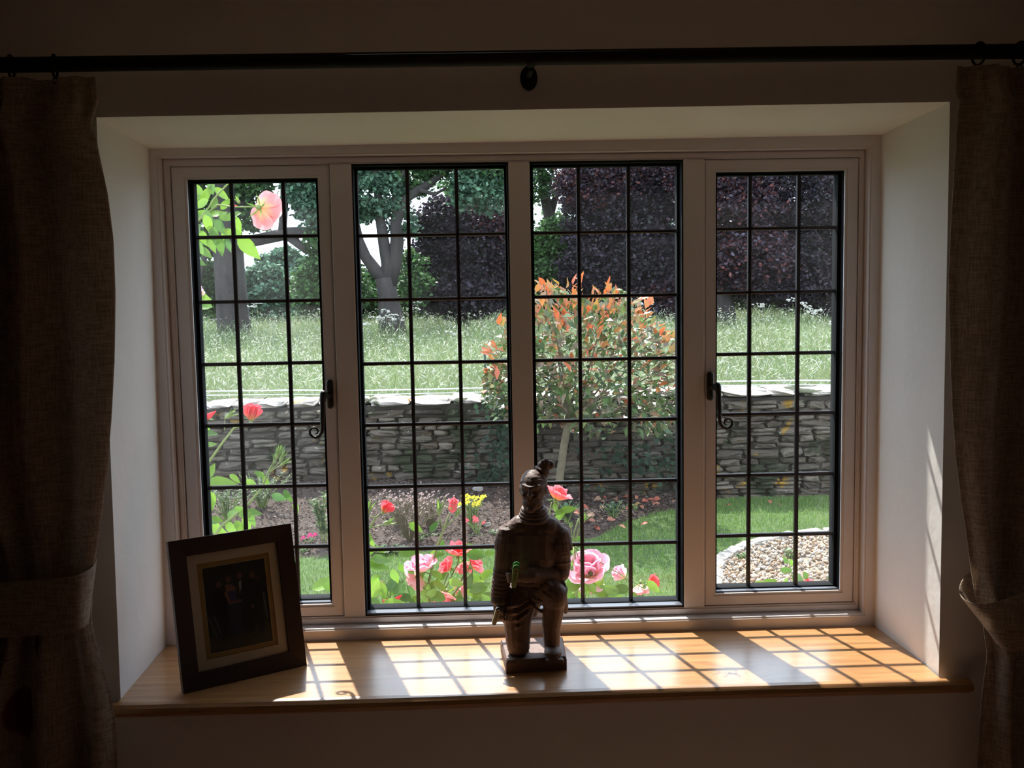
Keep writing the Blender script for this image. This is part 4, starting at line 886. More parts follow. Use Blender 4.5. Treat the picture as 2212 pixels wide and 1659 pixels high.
def rose(root, px, py, Y, dpx, colr, axis, opn=1.0, n=(3, 5, 6), label=None, lean=0):
    """flower centred on (px,py) of width dpx pixels; axis = direction the flower faces"""
    c = P(px, py, Y); k = (Y-CAM[1])/FPX; R = dpx*k/2; ax = Vector(axis).normalized()
    q = ax.to_track_quat('Z', 'Y').to_matrix().to_4x4()
    base = Vector(c)-ax*R*.35
    B0 = Matrix.Translation(base)@q
    core = lathe((0, 0, 0), [(.02*R, -.34*R), (.10*R, -.30*R), (.16*R, -.18*R), (.15*R, -.06*R), (.05*R, .03*R)], 10)
    me = mkmesh('rose_bloom', core[0], core[1], smooth=True); me.transform(B0); me.materials.append(M_stem)
    f = link('rose_bloom', me, None, root)
    if label: f['label'] = label
    for li, num in enumerate(n):
        tilt = math.radians((80, 58, 24)[li] if opn > .8 else ((86, 78, 62)[li] if opn > .4 else (88, 84, 80)[li]))
        ln = R*((.78, 1.0, 1.12)[li] if opn > .8 else (1.15, 1.25, 1.3)[li]); r0 = R*(.02, .06, .10)[li]
        for j in range(num):
            a = 2*math.pi*j/num+li*.6+rnd.uniform(-.2, .2); tt = tilt+rnd.uniform(-.12, .12)
            M = B0@Matrix.Rotation(a, 4, 'Z')@Matrix.Translation((0, r0, 0))@Matrix.Rotation(tt, 4, 'X')@Matrix.Rotation(rnd.uniform(-.15, .15), 4, 'Y')@Matrix.Diagonal((ln*(1.15 if opn > .8 else .72), ln*rnd.uniform(.92, 1.08), ln*(1 if opn > .8 else 1.1), 1))
            place('petal', PM[colr][(2, 1, rnd.choice([0, 3]))[li]], M, f)
    for j in range(5):
        a = 2*math.pi*j/5; M = B0@Matrix.Rotation(a, 4, 'Z')@Matrix.Translation((0, R*.08, -.08*R))@Matrix.Rotation(math.radians(-15 if opn > .8 else 35), 4, 'X')@Matrix.Diagonal((R*.6, R*.75, R*.5, 1)); place('sepal', SEP, M, f)
    return np.array(base-ax*R*.3)
def bud(root, px, py, Y, wpx, hpx, axis, colr=None):
    c = P(px, py, Y); k = (Y-CAM[1])/FPX; w_, h = wpx*k/2, hpx*k; ax = Vector(axis).normalized(); B0 = Matrix.Translation(Vector(c)-ax*h*.5)@ax.to_track_quat('Z', 'Y').to_matrix().to_4x4()
    g = lathe((0, 0, 0), [(.1*w_, -.08*h), (.55*w_, 0), (w_*.95, .14*h), (w_, .3*h), (w_*.8, .5*h), (w_*.5, .72*h), (w_*.2, .93*h), (.03*w_, h)], 9)
    me = mkmesh('rosebud', g[0], g[1], np.tile(PALC[colr][0], (len(g[0]), 1)) if colr else None, smooth=True); me.transform(B0); me.materials.append(M_petal if colr else M_stem)
    f = link('rosebud', me, None, root)
    for j in range(5): place('sepal', SEP, B0@Matrix.Rotation(2*math.pi*j/5, 4, 'Z')@Matrix.Translation((0, w_*.55, .02*h))@Matrix.Rotation(math.radians(82 if not colr else 60), 4, 'X')@Matrix.Diagonal((w_*3.5, h*(1.15 if not colr else .6), w_*3, 1)), f)
    return np.array(Vector(c)-ax*h*.55)
def cane(root, pts, r0=.004, r1=.002, m=None):
    obj('stem', tube(pts, np.linspace(r0, r1, len(pts)), 6), m or M_stem, root, smooth=True)
def rleaf(root, px, py, Y, lpx, ang, face=0.0, mi=None):
    """leaf lpx pixels long, pointing at image angle ang (deg, 0 = right, 90 = up)"""
    c = P(px, py, Y); k = (Y-CAM[1])/FPX; a = math.radians(ang); d = (math.cos(a), rnd.uniform(-.35, .35), math.sin(a))
    place('leaf', RL[rnd.randrange(4) if mi is None else mi], leafM(c, lpx*k*1.22, d, (rnd.uniform(-.5, .5), -1+face, rnd.uniform(.1, .9)+face)), root)
def cluster(root, pts, Y, dY=.08):
    for (px, py, l, ang) in pts: rleaf(root, px, py, Y+rnd.uniform(-dY, dY), l, ang)
YR = .45
# climbing rose at the left
YK = .88; g0 = (-1.10, .80, GZ)
cr = empty('climbing_rose', g0, 'climbing rose at the left edge with big pink bloom against the sky', 'rose bush')
pB = rose(cr, 571, 452, YK, 74, 'salmon', (.45, .8, -.15), 1.0, n=(0, 4, 6), label='large salmon pink bloom seen from behind, against white sky')
cane(cr, [g0, (-1.15, .84, -.2), P(300, 800, YK), P(330, 620, YK), P(395, 520, YK), P(430, 475, YK), P(470, 442, YK), P(505, 447, YK), pB], .007, .0022)
cane(cr, [P(395, 520, YK), P(450, 450, YK), P(470, 420, YK), P(500, 390, YK), P(538, 385, YK)], .004, .002)
rose(cr, 538, 378, YK, 44, 'red', (.2, .5, .6), 1.0, n=(3, 4, 5), label='red bloom cut off by the top of the window')
bud(cr, 513, 432, YK, 8, 16, (-.5, 0, .9)); bud(cr, 507, 444, YK, 6, 12, (1, 0, -.2), 'red')
cluster(cr, [(425, 405, 34, 120), (445, 420, 40, 60), (455, 400, 34, 100), (432, 440, 36, 200), (481, 418, 36, -35), (470, 460, 34, 20), (437, 462, 36, 160), (450, 485, 38, -70), (476, 490, 34, -50), (492, 470, 32, 0), (512, 485, 34, -80), (505, 462, 30, 30), (425, 500, 34, 230), (440, 515, 34, -60), (462, 510, 36, -100), (418, 470, 36, 180), (412, 430, 36, 160), (476, 532, 36, -80), (458, 528, 32, -60), (500, 505, 32, -30), (513, 500, 26, -60), (430, 535, 32, -70), (444, 545, 30, -40), (424, 430, 30, 90), (463, 436, 30, 80), (488, 440, 28, 45), (415, 395, 30, 60), (404, 455, 34, 200), (398, 500, 34, 220), (408, 535, 32, 240), (395, 410, 34, 140), (450, 470, 30, 100), (486, 512, 28, -100), (419, 518, 30, 200)], YK, .10)
rleaf(cr, 538, 536, YK-.03, 56, -48, mi=0); rleaf(cr, 429, 565, YK, 28, -20); rleaf(cr, 492, 529, YK, 28, -80)
rleaf(cr, 434, 640, YK, 36, -15); rleaf(cr, 440, 660, YK, 34, 170); rose(cr, 424, 627, YK, 34, 'pink', (.6, -.2, .6), 1.0, n=(3, 4, 4)); cane(cr, [P(330, 700, YK), P(380, 665, YK), P(418, 640, YK)], .004, .002)
# lower left rose bush
g1 = (-.86, .50, GZ)
lr = empty('rose_bush', g1, 'leafy rose bush behind the photo frame with a red bloom and green bud spray', 'rose bush')
b0 = rose(lr, 543, 899, YR, 52, 'red', (.1, .1, 1), .5, n=(3, 4, 5), label='red half open bloom in front of the wall top')
cane(lr, [g1, (-.84, .47, -.3), P(400, 1150, YR), P(450, 1000, YR), P(478, 960, YR), P(505, 925, YR), P(528, 918, YR), b0], .006, .0022)
bq = bud(lr, 455, 896, YR, 13, 30, (.75, 0, .5), 'red'); cane(lr, [P(450, 1000, YR), P(440, 950, YR), P(438, 915, YR), bq], .003, .0015)
for (a, b, w_, h, ax) in ((600, 978, 9, 28, (.25, 0, 1)), (610, 985, 9, 28, (.45, 0, 1)), (594, 990, 8, 22, (.1, 0, 1)), (616, 998, 7, 26, (.9, 0, .6)), (498, 895, 11, 26, (.8, 0, .5)), (606, 972, 7, 22, (.4, 0, 1))): 
    e = bud(lr, a, b, YR, w_, h, ax); cane(lr, [P(578, 1022, YR) if a > 520 else P(485, 930, YR), e], .0018, .0012)
cane(lr, [g1, P(430, 1200, YR), P(480, 1135, YR), P(535, 1090, YR), P(565, 1055, YR), P(580, 1018, YR), P(590, 1000, YR)], .006, .0025)
cluster(lr, [(455, 1017, 32, 65), (478, 1042, 52, 5), (445, 1046, 24, 150), (508, 1034, 26, -35), (537, 1043, 32, 160), (573, 1038, 26, 110), (560, 1024, 22, 150), (603, 1075, 30, -25), (622, 1072, 28, -60), (639, 1098, 24, -80), (546, 1107, 32, 5), (454, 1084, 42, -85), (452, 1122, 32, 150), (470, 1122, 22, -20), (464, 1141, 46, -30), (503, 1106, 28, 50), (519, 1100, 22, -20), (534, 1131, 34, -75), (545, 1125, 30, -80), (528, 1110, 24, 20), (441, 1100, 30, 120), (440, 970, 24, 60), (455, 960, 24, 10), (442, 965, 22, 90), (446, 935, 26, -100), (457, 935, 24, 0), (441, 988, 22, -80), (500, 1143, 36, -60), (519, 1140, 34, -50), (425, 1130, 38, 200)], YR, .06)
# bush in the middle of the window
g2 = (-.40, .55, GZ)
mr_ = empty('rose_bush', g2, 'rose bush in front of the second light with coral blooms', 'rose bush')
hub2 = P(930, 1350, YR)
cane(mr_, [g2, (-.36, .5, -.4), hub2, P(914, 1309, YR), P(928, 1250, YR), P(944, 1180, YR), P(958, 1145, YR), P(972, 1108, YR)], .007, .0025, M_stem)
b = bud(mr_, 979, 1089, YR, 20, 34, (.15, 0, 1), 'coral'); 
for r_ in range(1): rose(mr_, 979, 1090, YR, 28, 'coral', (.15, 0, 1), .2, n=(2, 3, 4), label='tight upright coral bud')
bq = bud(mr_, 949, 1096, YR, 12, 32, (.05, 0, 1)); cane(mr_, [P(956, 1140, YR), P(950, 1120, YR), bq], .002, .0015)
bq = bud(mr_, 988, 1108, YR, 8, 20, (.5, 0, .8)); cane(mr_, [P(958, 1145, YR), bq], .002, .0013)
hubA = P(793, 1150, YR)
cane(mr_, [g2, (-.45, .5, -.4), P(760, 1330, YR), P(770, 1220, YR), hubA, P(812, 1118, YR), P(818, 1112, YR)], .006, .0025)
rose(mr_, 832, 1101, YR, 40, 'red', (.65, .1, .75), .5, n=(3, 4, 4), label='red half open bud leaning right by the left mullion')
bq = bud(mr_, 797, 1097, YR, 12, 32, (.35, 0, 1)); cane(mr_, [P(812, 1118, YR), bq], .002, .0015)
bq = bud(mr_, 840, 1128, YR, 11, 24, (.9, 0, .4)); cane(mr_, [P(800, 1140, YR), bq], .002, .0015)
rose(mr_, 910, 1224, YR-.02, 66, 'pink', (-.1, -.15, .7), 1.0, label='loose pale pink bloom in the lower second light'); rose(mr_, 902, 1250, YR, 60, 'pale', (-.6, .1, -.6), 1.0, n=(2, 3, 4), label='drooping pale pink petals under the pink bloom')
rose(mr_, 990, 1190, YR, 56, 'coral', (.1, -.1, 1), 1.0, label='coral bloom with yellow heart crossed by a glazing bar')
rose(mr_, 967, 1224, YR, 44, 'coral', (-.5, -.2, .4), 1.0, n=(3, 4, 4), label='coral bloom low left in the central cluster'); rose(mr_, 1004, 1222, YR+.02, 50, 'salmon', (.1, -.2, -.4), 1.0, n=(2, 4, 5), label='salmon bloom low in the central cluster')
rose(mr_, 1026, 1221, YR-.02, 42, 'coral', (.6, -.2, .5), 1.0, n=(3, 4, 4), label='coral bloom at the right of the central cluster')
rose(mr_, 960, 1292, YR, 70, 'salmon', (-.1, -.3, -.3), 1.0, label='large salmon bloom at the bottom edge of the glass'); rose(mr_, 990, 1272, YR+.05, 40, 'pale', (.3, -.2, .2), 1.0, n=(2, 3, 4))
rose(mr_, 1058, 1304, YR, 26, 'coral', (.4, 0, .7), .5, n=(2, 3, 4), label='coral bud beside the statue hand'); rose(mr_, 832, 1302, YR, 18, 'red', (0, -.2, 1), .5, n=(2, 3, 3), label='little red bud low in the second light')
for (a, bb_, w_, h, ax, cl) in ((801, 1277, 9, 20, (.5, 0, 1), 'red'), (825, 1262, 7, 14, (0, 0, 1), 'coral'), (861, 1291, 10, 20, (.8, 0, .6), 'red'), (1018, 1218, 8, 22, (.4, 0, 1), None), (841, 1285, 8, 20, (0, 0, 1), None), (815, 1282, 7, 16, (.3, 0, 1), None)):
    e = bud(mr_, a, bb_, YR-.02, w_, h, ax, cl); cane(mr_, [hub2 if a > 900 else P(820, 1340, YR), (e+(hub2 if a > 900 else P(820, 1340, YR)))/2+np.array([.005, 0, 0]), e], .0022, .0013)
for q in ((990, 1215), (969, 1238), (1003, 1240), (1022, 1236), (908, 1245), (960, 1310), (1058, 1315)): cane(mr_, [hub2, (hub2+P(*q, YR))/2+np.array([rnd.uniform(-.01, .01), 0, 0]), P(*q, YR)], .003, .002)
cluster(mr_, [(818, 1222, 46, -10), (823, 1208, 40, -8), (884, 1192, 40, 10), (800, 1192, 26, 30), (898, 1139, 30, -28), (938, 1136, 28, 55), (955, 1178, 24, 80), (800, 1170, 26, -60), (796, 1165, 24, -100), (851, 1306, 46, 5), (843, 1264, 40, 75), (861, 1268, 34, 60), (862, 1262, 26, -50), (871, 1290, 34, 160), (987, 1260, 36, -30), (1024, 1282, 34, -35), (1036, 1268, 44, 25), (1031, 1198, 44, -5), (1060, 1196, 26, 10), (1050, 1240, 34, 40), (1015, 1258, 32, 60), (946, 1198, 24, 15), (935, 1200, 30, 60), (918, 1290, 30, -80), (930, 1268, 32, 50), (905, 1300, 34, -50), (950, 1264, 30, -25), (1000, 1300, 34, 0), (1026, 1306, 28, -60), (811, 1314, 44, 175), (880, 1310, 36, 0), (897, 1318, 40, 10), (843, 1318, 40, -10), (933, 1312, 34, -80), (955, 1245, 26, 30), (975, 1302, 26, -60), (1045, 1290, 34, 200), (942, 1240, 28, 150), (870, 1230, 28, -60), (1010, 1180, 24, 20), (820, 1186, 24, 150)]+[(rnd.uniform(795, 1062), rnd.uniform(1236, 1322), rnd.uniform(26, 44), rnd.uniform(0, 360)) for _ in range(34)], YR, .07)
# bush right of the statue
g3 = (.22, .55, GZ)
rr_ = empty('rose_bush', g3, 'rose bush right of the statue with a large pink bloom', 'rose bush')
hub3 = P(1250, 1340, YR)
cane(rr_, [g3, (.20, .5, -.4), hub3, P(1240, 1250, YR), P(1215, 1180, YR), P(1185, 1120, YR), P(1192, 1085, YR)], .006, .0025)
rose(rr_, 1205, 1069, YR, 58, 'coral', (.45, .1, .9), 1.0, n=(3, 4, 5), label='bright coral bloom beside the statue head')
rose(rr_, 1270, 1228, YR-.03, 92, 'pink', (-.15, -.45, .75), 1.0, n=(4, 6, 7), label='largest bloom, wide open and pink, right of the statue'); rose(rr_, 1277, 1262, YR, 56, 'pink', (.1, .1, -.9), 1.0, n=(0, 3, 4), label='hanging lower petals of the big pink bloom')
rose(rr_, 1344, 1243, YR, 46, 'pink', (-.6, -.1, .5), .5, n=(2, 3, 4), label='small pink bloom right of the large pink one'); rose(rr_, 1386, 1270, YR, 48, 'pale', (.1, -.2, -.7), 1.0, n=(2, 3, 4), label='faded pale bloom hanging low in the third light'); rose(rr_, 1405, 1258, YR, 40, 'red', (.7, 0, .4), .5, n=(2, 3, 4), label='red petals at the right end of the bush')
for q in ((1270, 1270), (1345, 1262), (1390, 1275)): cane(rr_, [hub3, (hub3+P(*q, YR))/2, P(*q, YR)], .003, .002)
for (a, bb_, w_, h, ax) in ((1233, 1133, 9, 12, (0, 0, 1)), (1255, 1118, 8, 24, (.2, 0, 1)), (1262, 1122, 7, 24, (.6, 0, 1)), (1275, 1240, 12, 22, (.6, -.5, .5)), (1235, 1222, 9, 22, (0, 0, 1)), (1392, 1266, 9, 14, (0, -.4, 1))):
    e = bud(rr_, a, bb_, YR-.06, w_, h, ax); cane(rr_, [P(1240, 1180, YR-.02), e], .0018, .0012)
cane(rr_, [hub3, P(1243, 1220, YR), P(1240, 1150, YR), P(1250, 1120, YR)], .003, .002)
cluster(rr_, [(1318, 1285, 60, -12), (1340, 1272, 36, 170), (1232, 1268, 40, 180), (1244, 1290, 36, 20), (1262, 1298, 30, -10), (1235, 1174, 24, 150), (1250, 1165, 24, 20), (1412, 1268, 34, -40), (1385, 1290, 30, -30), (1200, 1098, 22, -80), (1210, 1105, 24, 30), (1229, 1100, 28, 15), (1205, 1118, 24, 200), (1234, 1300, 30, 180), (1290, 1303, 30, 0), (1236, 1185, 20, -100), (1370, 1288, 26, 120), (1262, 1275, 28, -80), (1215, 1105, 24, 60), (1255, 1252, 26, 200)]+[(rnd.uniform(1225, 1320), rnd.uniform(1262, 1312), rnd.uniform(26, 40), rnd.uniform(0, 360)) for _ in range(12)], YR, .06)
# a cane by the left casement corner and one under the right light
g4 = (-.60, .5, GZ)
o4 = empty('rose_bush', g4, 'low rose cane with one big grey green leaf at the left casement corner', 'rose bush')
cane(o4, [g4, P(650, 1360, YR), P(675, 1305, YR), P(705, 1282, YR), P(725, 1262, YR)], .005, .002); cluster(o4, [(700, 1258, 50, 30), (715, 1268, 34, -20)], YR, .02)
g5 = (.72, .5, GZ)
o5 = empty('rose_bush', g5, 'low rose tips with a coral bud under the right light', 'rose bush')
cane(o5, [g5, P(1690, 1340, YR), P(1715, 1262, YR), P(1704, 1212, YR)], .005, .0018); rose(o5, 1748, 1259, YR, 26, 'coral', (.2, .0, .6), 1.0, n=(2, 3, 4))
cluster(o5, [(1645, 1262, 32, 10), (1662, 1258, 30, 25), (1694, 1262, 28, 60), (1727, 1249, 26, -30), (1742, 1246, 22, -60), (1699, 1232, 24, 0), (1697, 1210, 16, 120), (1710, 1216, 18, -60), (1795, 1245, 18, 60), (1680, 1264, 30, 10)], YR, .03)

# ------------------------------------------------------------------ kneeling warrior statue on the sill
YS = -.185
def S(px, py, dy=0.): return P(px, py, YS+dy)
st = empty('warrior_statue', (.01, YS, 0), 'dark brown kneeling warrior figurine with topknot and armour on square plinth', 'statue')
ft = [(-.058, -.264), (.083, -.247), (.086, -.104), (-.068, -.113)]
V = [(x, y, 0.) for x, y in ft]+[(x, y, .024) for x, y in ft]+[(x*.955+.0006, (y+.182)*.94-.182, .031) for x, y in ft]
F = [(3, 2, 1, 0), (8, 9, 10, 11)]+[(k+b, (k+1) % 4+b, (k+1) % 4+4+b, k+4+b) for b in (0, 4) for k in range(4)]
obj('plinth', (np.array(V), F), M_plinth, st)
hd = S(1151, 1056, -.005)
ca, sa = math.cos(math.radians(-14)), math.sin(math.radians(-14))
RZ = np.array([[ca, -sa, 0], [sa, ca, 0], [0, 0, 1.]])
def HF(x, y, z): return hd+RZ@np.array([x, y, z])   # head frame: -y is the face
parts = [
 # kneeling leg (viewer's left)
 caps(S(1128, 1282, .01), S(1118, 1335, -.02), .040, .034), caps(S(1118, 1335, -.02), S(1119, 1388, -.035), .033, .0285), caps(S(1119, 1398, -.03), S(1122, 1392, .06), .0255, .018),
 ellip(S(1120, 1396, -.038), (.027, .024, .026)),
 # raised knee (viewer's right)
 caps(S(1165, 1275, .02), S(1196, 1284, -.035), .034, .032), ellip(S(1199, 1290, -.042), (.029, .026, .034)), caps(S(1198, 1300, -.035), S(1191, 1352, -.025), .0265, .0225), caps(S(1191, 1352, -.025), S(1192, 1395, -.02), .0215, .019),
 ellip(S(1194, 1407, -.038), (.0205, .043, .0125)), ellip(S(1196, 1411, -.06), (.0195, .022, .0095)), box(*sum([[a-b_, a+b_] for a, b_ in zip(S(1196, 1417.0, -.038), (.021, .040, .0045))], [])),
 # hips, skirt, torso
 ellip(S(1150, 1268, .01), (.056, .044, .036)), ellip(S(1152, 1240, .005), (.051, .038, .032)), ellip(S(1153, 1200, 0), (.054, .038, .062)), ellip(S(1152, 1158, 0), (.060, .037, .040)),
 caps(S(1099, 1157, .002), S(1126, 1136, .004), .0255, .028), caps(S(1209, 1160, .002), S(1184, 1137, .004), .0255, .028), caps(S(1128, 1138, .0), S(1182, 1140, .0), .030, .030),
 caps(S(1152, 1128, 0), S(1152, 1085, 0), .026, .0205),
 # belt / sash
 torus(S(1152, 1252, .005), (0, 0, 1), .049, .0045, sq=(1, .78)),
 # skirt flaps: left over the thigh, right wing behind the raised knee
 caps(S(1104, 1285, .0), S(1096, 1335, .0), .020, .016), caps(S(1208, 1275, .0), S(1219, 1310, .01), .018, .010), caps(S(1219, 1310, .01), S(1222, 1322, .012), .010, .005), caps(S(1150, 1290, .0), S(1150, 1322, .01), .028, .014), caps(S(1160, 1290, -.02), S(1185, 1268, -.045), .018, .012),
 # arm at viewer's left, hanging down to the hand
 caps(S(1094, 1155, .0), S(1086, 1225, -.002), .0245, .0205), caps(S(1086, 1225, -.002), S(1081, 1280, -.015), .0205, .0195), ellip(S(1079, 1297, -.022), (.0215, .022, .013)),
 # arm at viewer's right, folded across the belly
 caps(S(1209, 1158, .0), S(1211, 1228, .005), .0255, .0240), ellip(S(1208, 1238, .0), (.0245, .026, .022)), caps(S(1206, 1243, -.004), S(1148, 1243, -.045), .021, .0165), caps(S(1150, 1243, -.045), S(1136, 1246, -.050), .0175, .016),
 # head
 ellip(hd, (.0300, .031, .0415)), ellip(HF(0, -.005, -.031), (.0250, .027, .0235)), ellip(HF(.0, .008, .010), (.0305, .031, .036)),
 ellip(HF(0, -.028, -.044), (.0105, .008, .0085)), caps(HF(0, -.031, .010), HF(0, -.0375, -.008), .0032, .0050), ellip(HF(.0045, -.034, -.009), (.003, .004, .003)), ellip(HF(-.0045, -.034, -.009), (.003, .004, .003)),
 caps(HF(-.019, -.0235, .012), HF(-.004, -.0315, .009), .0036, .0034), caps(HF(.019, -.0235, .012), HF(.004, -.0315, .009), .0036, .0034),
 ellip(HF(-.0105, -.0275, .0055), (.0055, .0038, .0026)), ellip(HF(.0105, -.0275, .0055), (.0055, .0038, .0026)),
 ellip(HF(-.014, -.022, -.010), (.008, .007, .008)), ellip(HF(.014, -.022, -.010), (.008, .007, .008)),
 caps(HF(-.008, -.030, -.0175), HF(0, -.0335, -.0160), .0014, .0020), caps(HF(.008, -.030, -.0175), HF(0, -.0335, -.0160), .0014, .0020),
 caps(HF(-.006, -.0305, -.0215), HF(.006, -.0305, -.0215), .0026, .0026), caps(HF(-.004, -.030, -.0265), HF(.004, -.030, -.0265), .0024, .0024),
 ellip(HF(-.030, .004, -.002), (.0035, .007, .012)), ellip(HF(.030, .004, -.002), (.0035, .007, .012)),
]
for k, (a, b) in enumerate(((1086, 1232), (1085, 1242), (1083, 1252), (1082, 1261), (1081, 1270), (1080, 1279), (1079, 1288))): parts.append(torus(S(a, b, -.004-.0025*k), (.08, -.25, 1), .0195-.0002*k, .0040))
for k, (a, b) in enumerate(((1212, 1195), (1212, 1212))): parts.append(torus(S(a-1, b, .003), (0, 0, 1), .0235, .0022))
for (a, b, c, d, e, f) in ((1091, 1312, 1118, 1309, 1141, 1296), (1092, 1328, 1118, 1325, 1143, 1308), (1093, 1343, 1118, 1340, 1142, 1322), (1095, 1358, 1118, 1355, 1138, 1346)):
    p3 = [S(a, b, -.028), S(c, d, -.056), S(e, f, -.040)]; parts += [caps(p3[0], p3[1], .0035, .0040), caps(p3[1], p3[2], .0040, .0030)]
parts += [torus(S(1197, 1272, -.038), (.1, -.55, 1), .0300, .0028), torus(S(1196, 1266, -.030), (.1, -.55, 1), .0290, .0026)]
parts += [caps(S(1150, 1292, -.035), S(1172, 1300, -.045), .004, .003), caps(S(1146, 1306, -.035), S(1170, 1322, -.03), .004, .003)]
# hands: palm with separate fingers
ph_ = S(1079, 1313, -.026)
parts += [ellip(ph_, (.0150, .0170, .0165))]
for k in range(4):
    q = ph_+np.array([-.0115+.0068*k, -.011, -.006]); parts += [caps(q, q+np.array([-.001, -.006, -.013]), .0044, .0042), caps(q+np.array([-.001, -.006, -.013]), q+np.array([.0005, .002, -.021]), .0042, .0036)]
parts += [caps(ph_+np.array([.012, -.006, .002]), ph_+np.array([.007, -.020, -.006]), .0050, .0040)]
p2 = S(1122, 1246, -.056)
parts += [ellip(p2, (.0170, .0110, .0125))]
for k in range(4):
    q = p2+np.array([-.010, -.003, .008-.0058*k]); parts += [caps(q, q+np.array([-.013, -.004, .0005]), .0040, .0038), caps(q+np.array([-.013, -.004, .0005]), q+np.array([-.019+.001*k, .004, .0]), .0038, .0032)]
parts += [caps(p2+np.array([.0, -.006, .010]), p2+np.array([-.011, -.011, .013]), .0046, .0036)]
mt = mkmesh('tmp', *join(*parts)); to = bpy.data.objects.new('tmp', mt); COL.objects.link(to)
md = to.modifiers.new('r', 'REMESH'); md.mode = 'VOXEL'; md.voxel_size = .0021; md.use_smooth_shade = True
sm = to.modifiers.new('s', 'SMOOTH'); sm.factor = .5; sm.iterations = 2
dg = bpy.context.evaluated_depsgraph_get(); body = bpy.data.meshes.new_from_object(to.evaluated_get(dg)); bpy.data.objects.remove(to)
body.name = 'body'; body.materials.clear(); body.materials.append(M_terra)
for p_ in body.polygons: p_.use_smooth = True
link('body', body, None, st)
# hair cap, hair band and topknot
cap_ = ellip(HF(.001, .012, .015), (.0318, .0300, .0300)); cv = cap_[0]
hb = mkmesh('hair', *join(cap_, torus(HF(0, .007, .014), (0, .40, 1), .0300, .0016, n=30)), smooth=True)
ho = link('hair', hb, M_terra, st)
obj('topknot', join(caps(S(1167, 1026, .01), S(1176, 1008, .012), .0185, .0150), ellip(S(1176, 1004, .010), (.0165, .013, .0115)), ellip(S(1174, 999, .006), (.0085, .009, .0075)), ellip(S(1189, 1004, .012), (.0095, .010, .0105)), torus(S(1172, 1015, .011), (.4, 0, .9), .0165, .0030), torus(S(1178, 1000, .006), (.2, 1, .2), .0075, .0022)), M_terra, st, smooth=True)
for k, (py_, R_) in enumerate(((1119, .034), (1112, .0315), (1105, .0290), (1099, .0265))): obj('collar_fold', torus(S(1153, py_, -.002), (0, -.18, 1), R_-.001, .0052, n=30, sq=(1, .9)), M_terra, st, smooth=True)
# shoulder armour plates
def curved_plate(c, nx, up, w_, h_, t_=.0028):
    nx = np.asarray(nx, float); nx /= np.linalg.norm(nx); up = np.asarray(up, float); up = up-nx*(up@nx); up /= np.linalg.norm(up); sd_ = np.cross(up, nx)
    V = []
    for dn in (0, -t_):
        for (a, b) in ((-1, -1), (0, -1.12), (1, -1), (1, 1), (0, 1), (-1, 1)):
            V.append(np.asarray(c)+sd_*a*w_/2+up*b*h_/2+nx*(dn-(abs(a)*w_*.10)))
    return np.array(V), [(0, 1, 4, 5), (1, 2, 3, 4), (6, 11, 10, 7), (7, 10, 9, 8), (0, 6, 7, 1), (1, 7, 8, 2), (2, 8, 9, 3), (3, 9, 10, 4), (4, 10, 11, 5), (5, 11, 6, 0)]
PLM = {}
for side in (-1, 1):
    c0 = S(1097, 1158, 0) if side < 0 else S(1207, 1160, .002)
    for row in range(4):
        for k in range(5):
            th = math.radians(-20+row*24); a = math.radians(-95+k*38)*1.0
            # direction from the shoulder centre: outward and around the arm
            d = np.array([side*math.cos(a)*math.sin(math.pi/2-abs(.0)), math.sin(a), 0.]); r_ = .0262+.0018*row
            z = .021-.0135*row; rr = r_*(.50, .86, 1.00, 1.03)[row]
            c = c0+np.array([d[0]*rr, d[1]*rr, z+(.004 if row == 0 else 0)]); n_v = d+np.array([0, 0, (1.5, .65, .2, .05)[row]])
            obj('armour_plate', curved_plate(c, n_v, (0, 0, 1), .0185, .0175), M_terra, st)
# chest armour plates: two rows across the upper chest
for row in range(3):
    for k in range(5):
        a = math.radians(-90+(k-2)*26); c = S(1152, 1158+row*17, 0)+np.array([math.cos(a)*.061, math.sin(a)*.0385, 0]); obj('armour_plate', curved_plate(c, (math.cos(a)*.6, math.sin(a), .12), (0, 0, 1), .026, .0185, .002), M_terra, st)
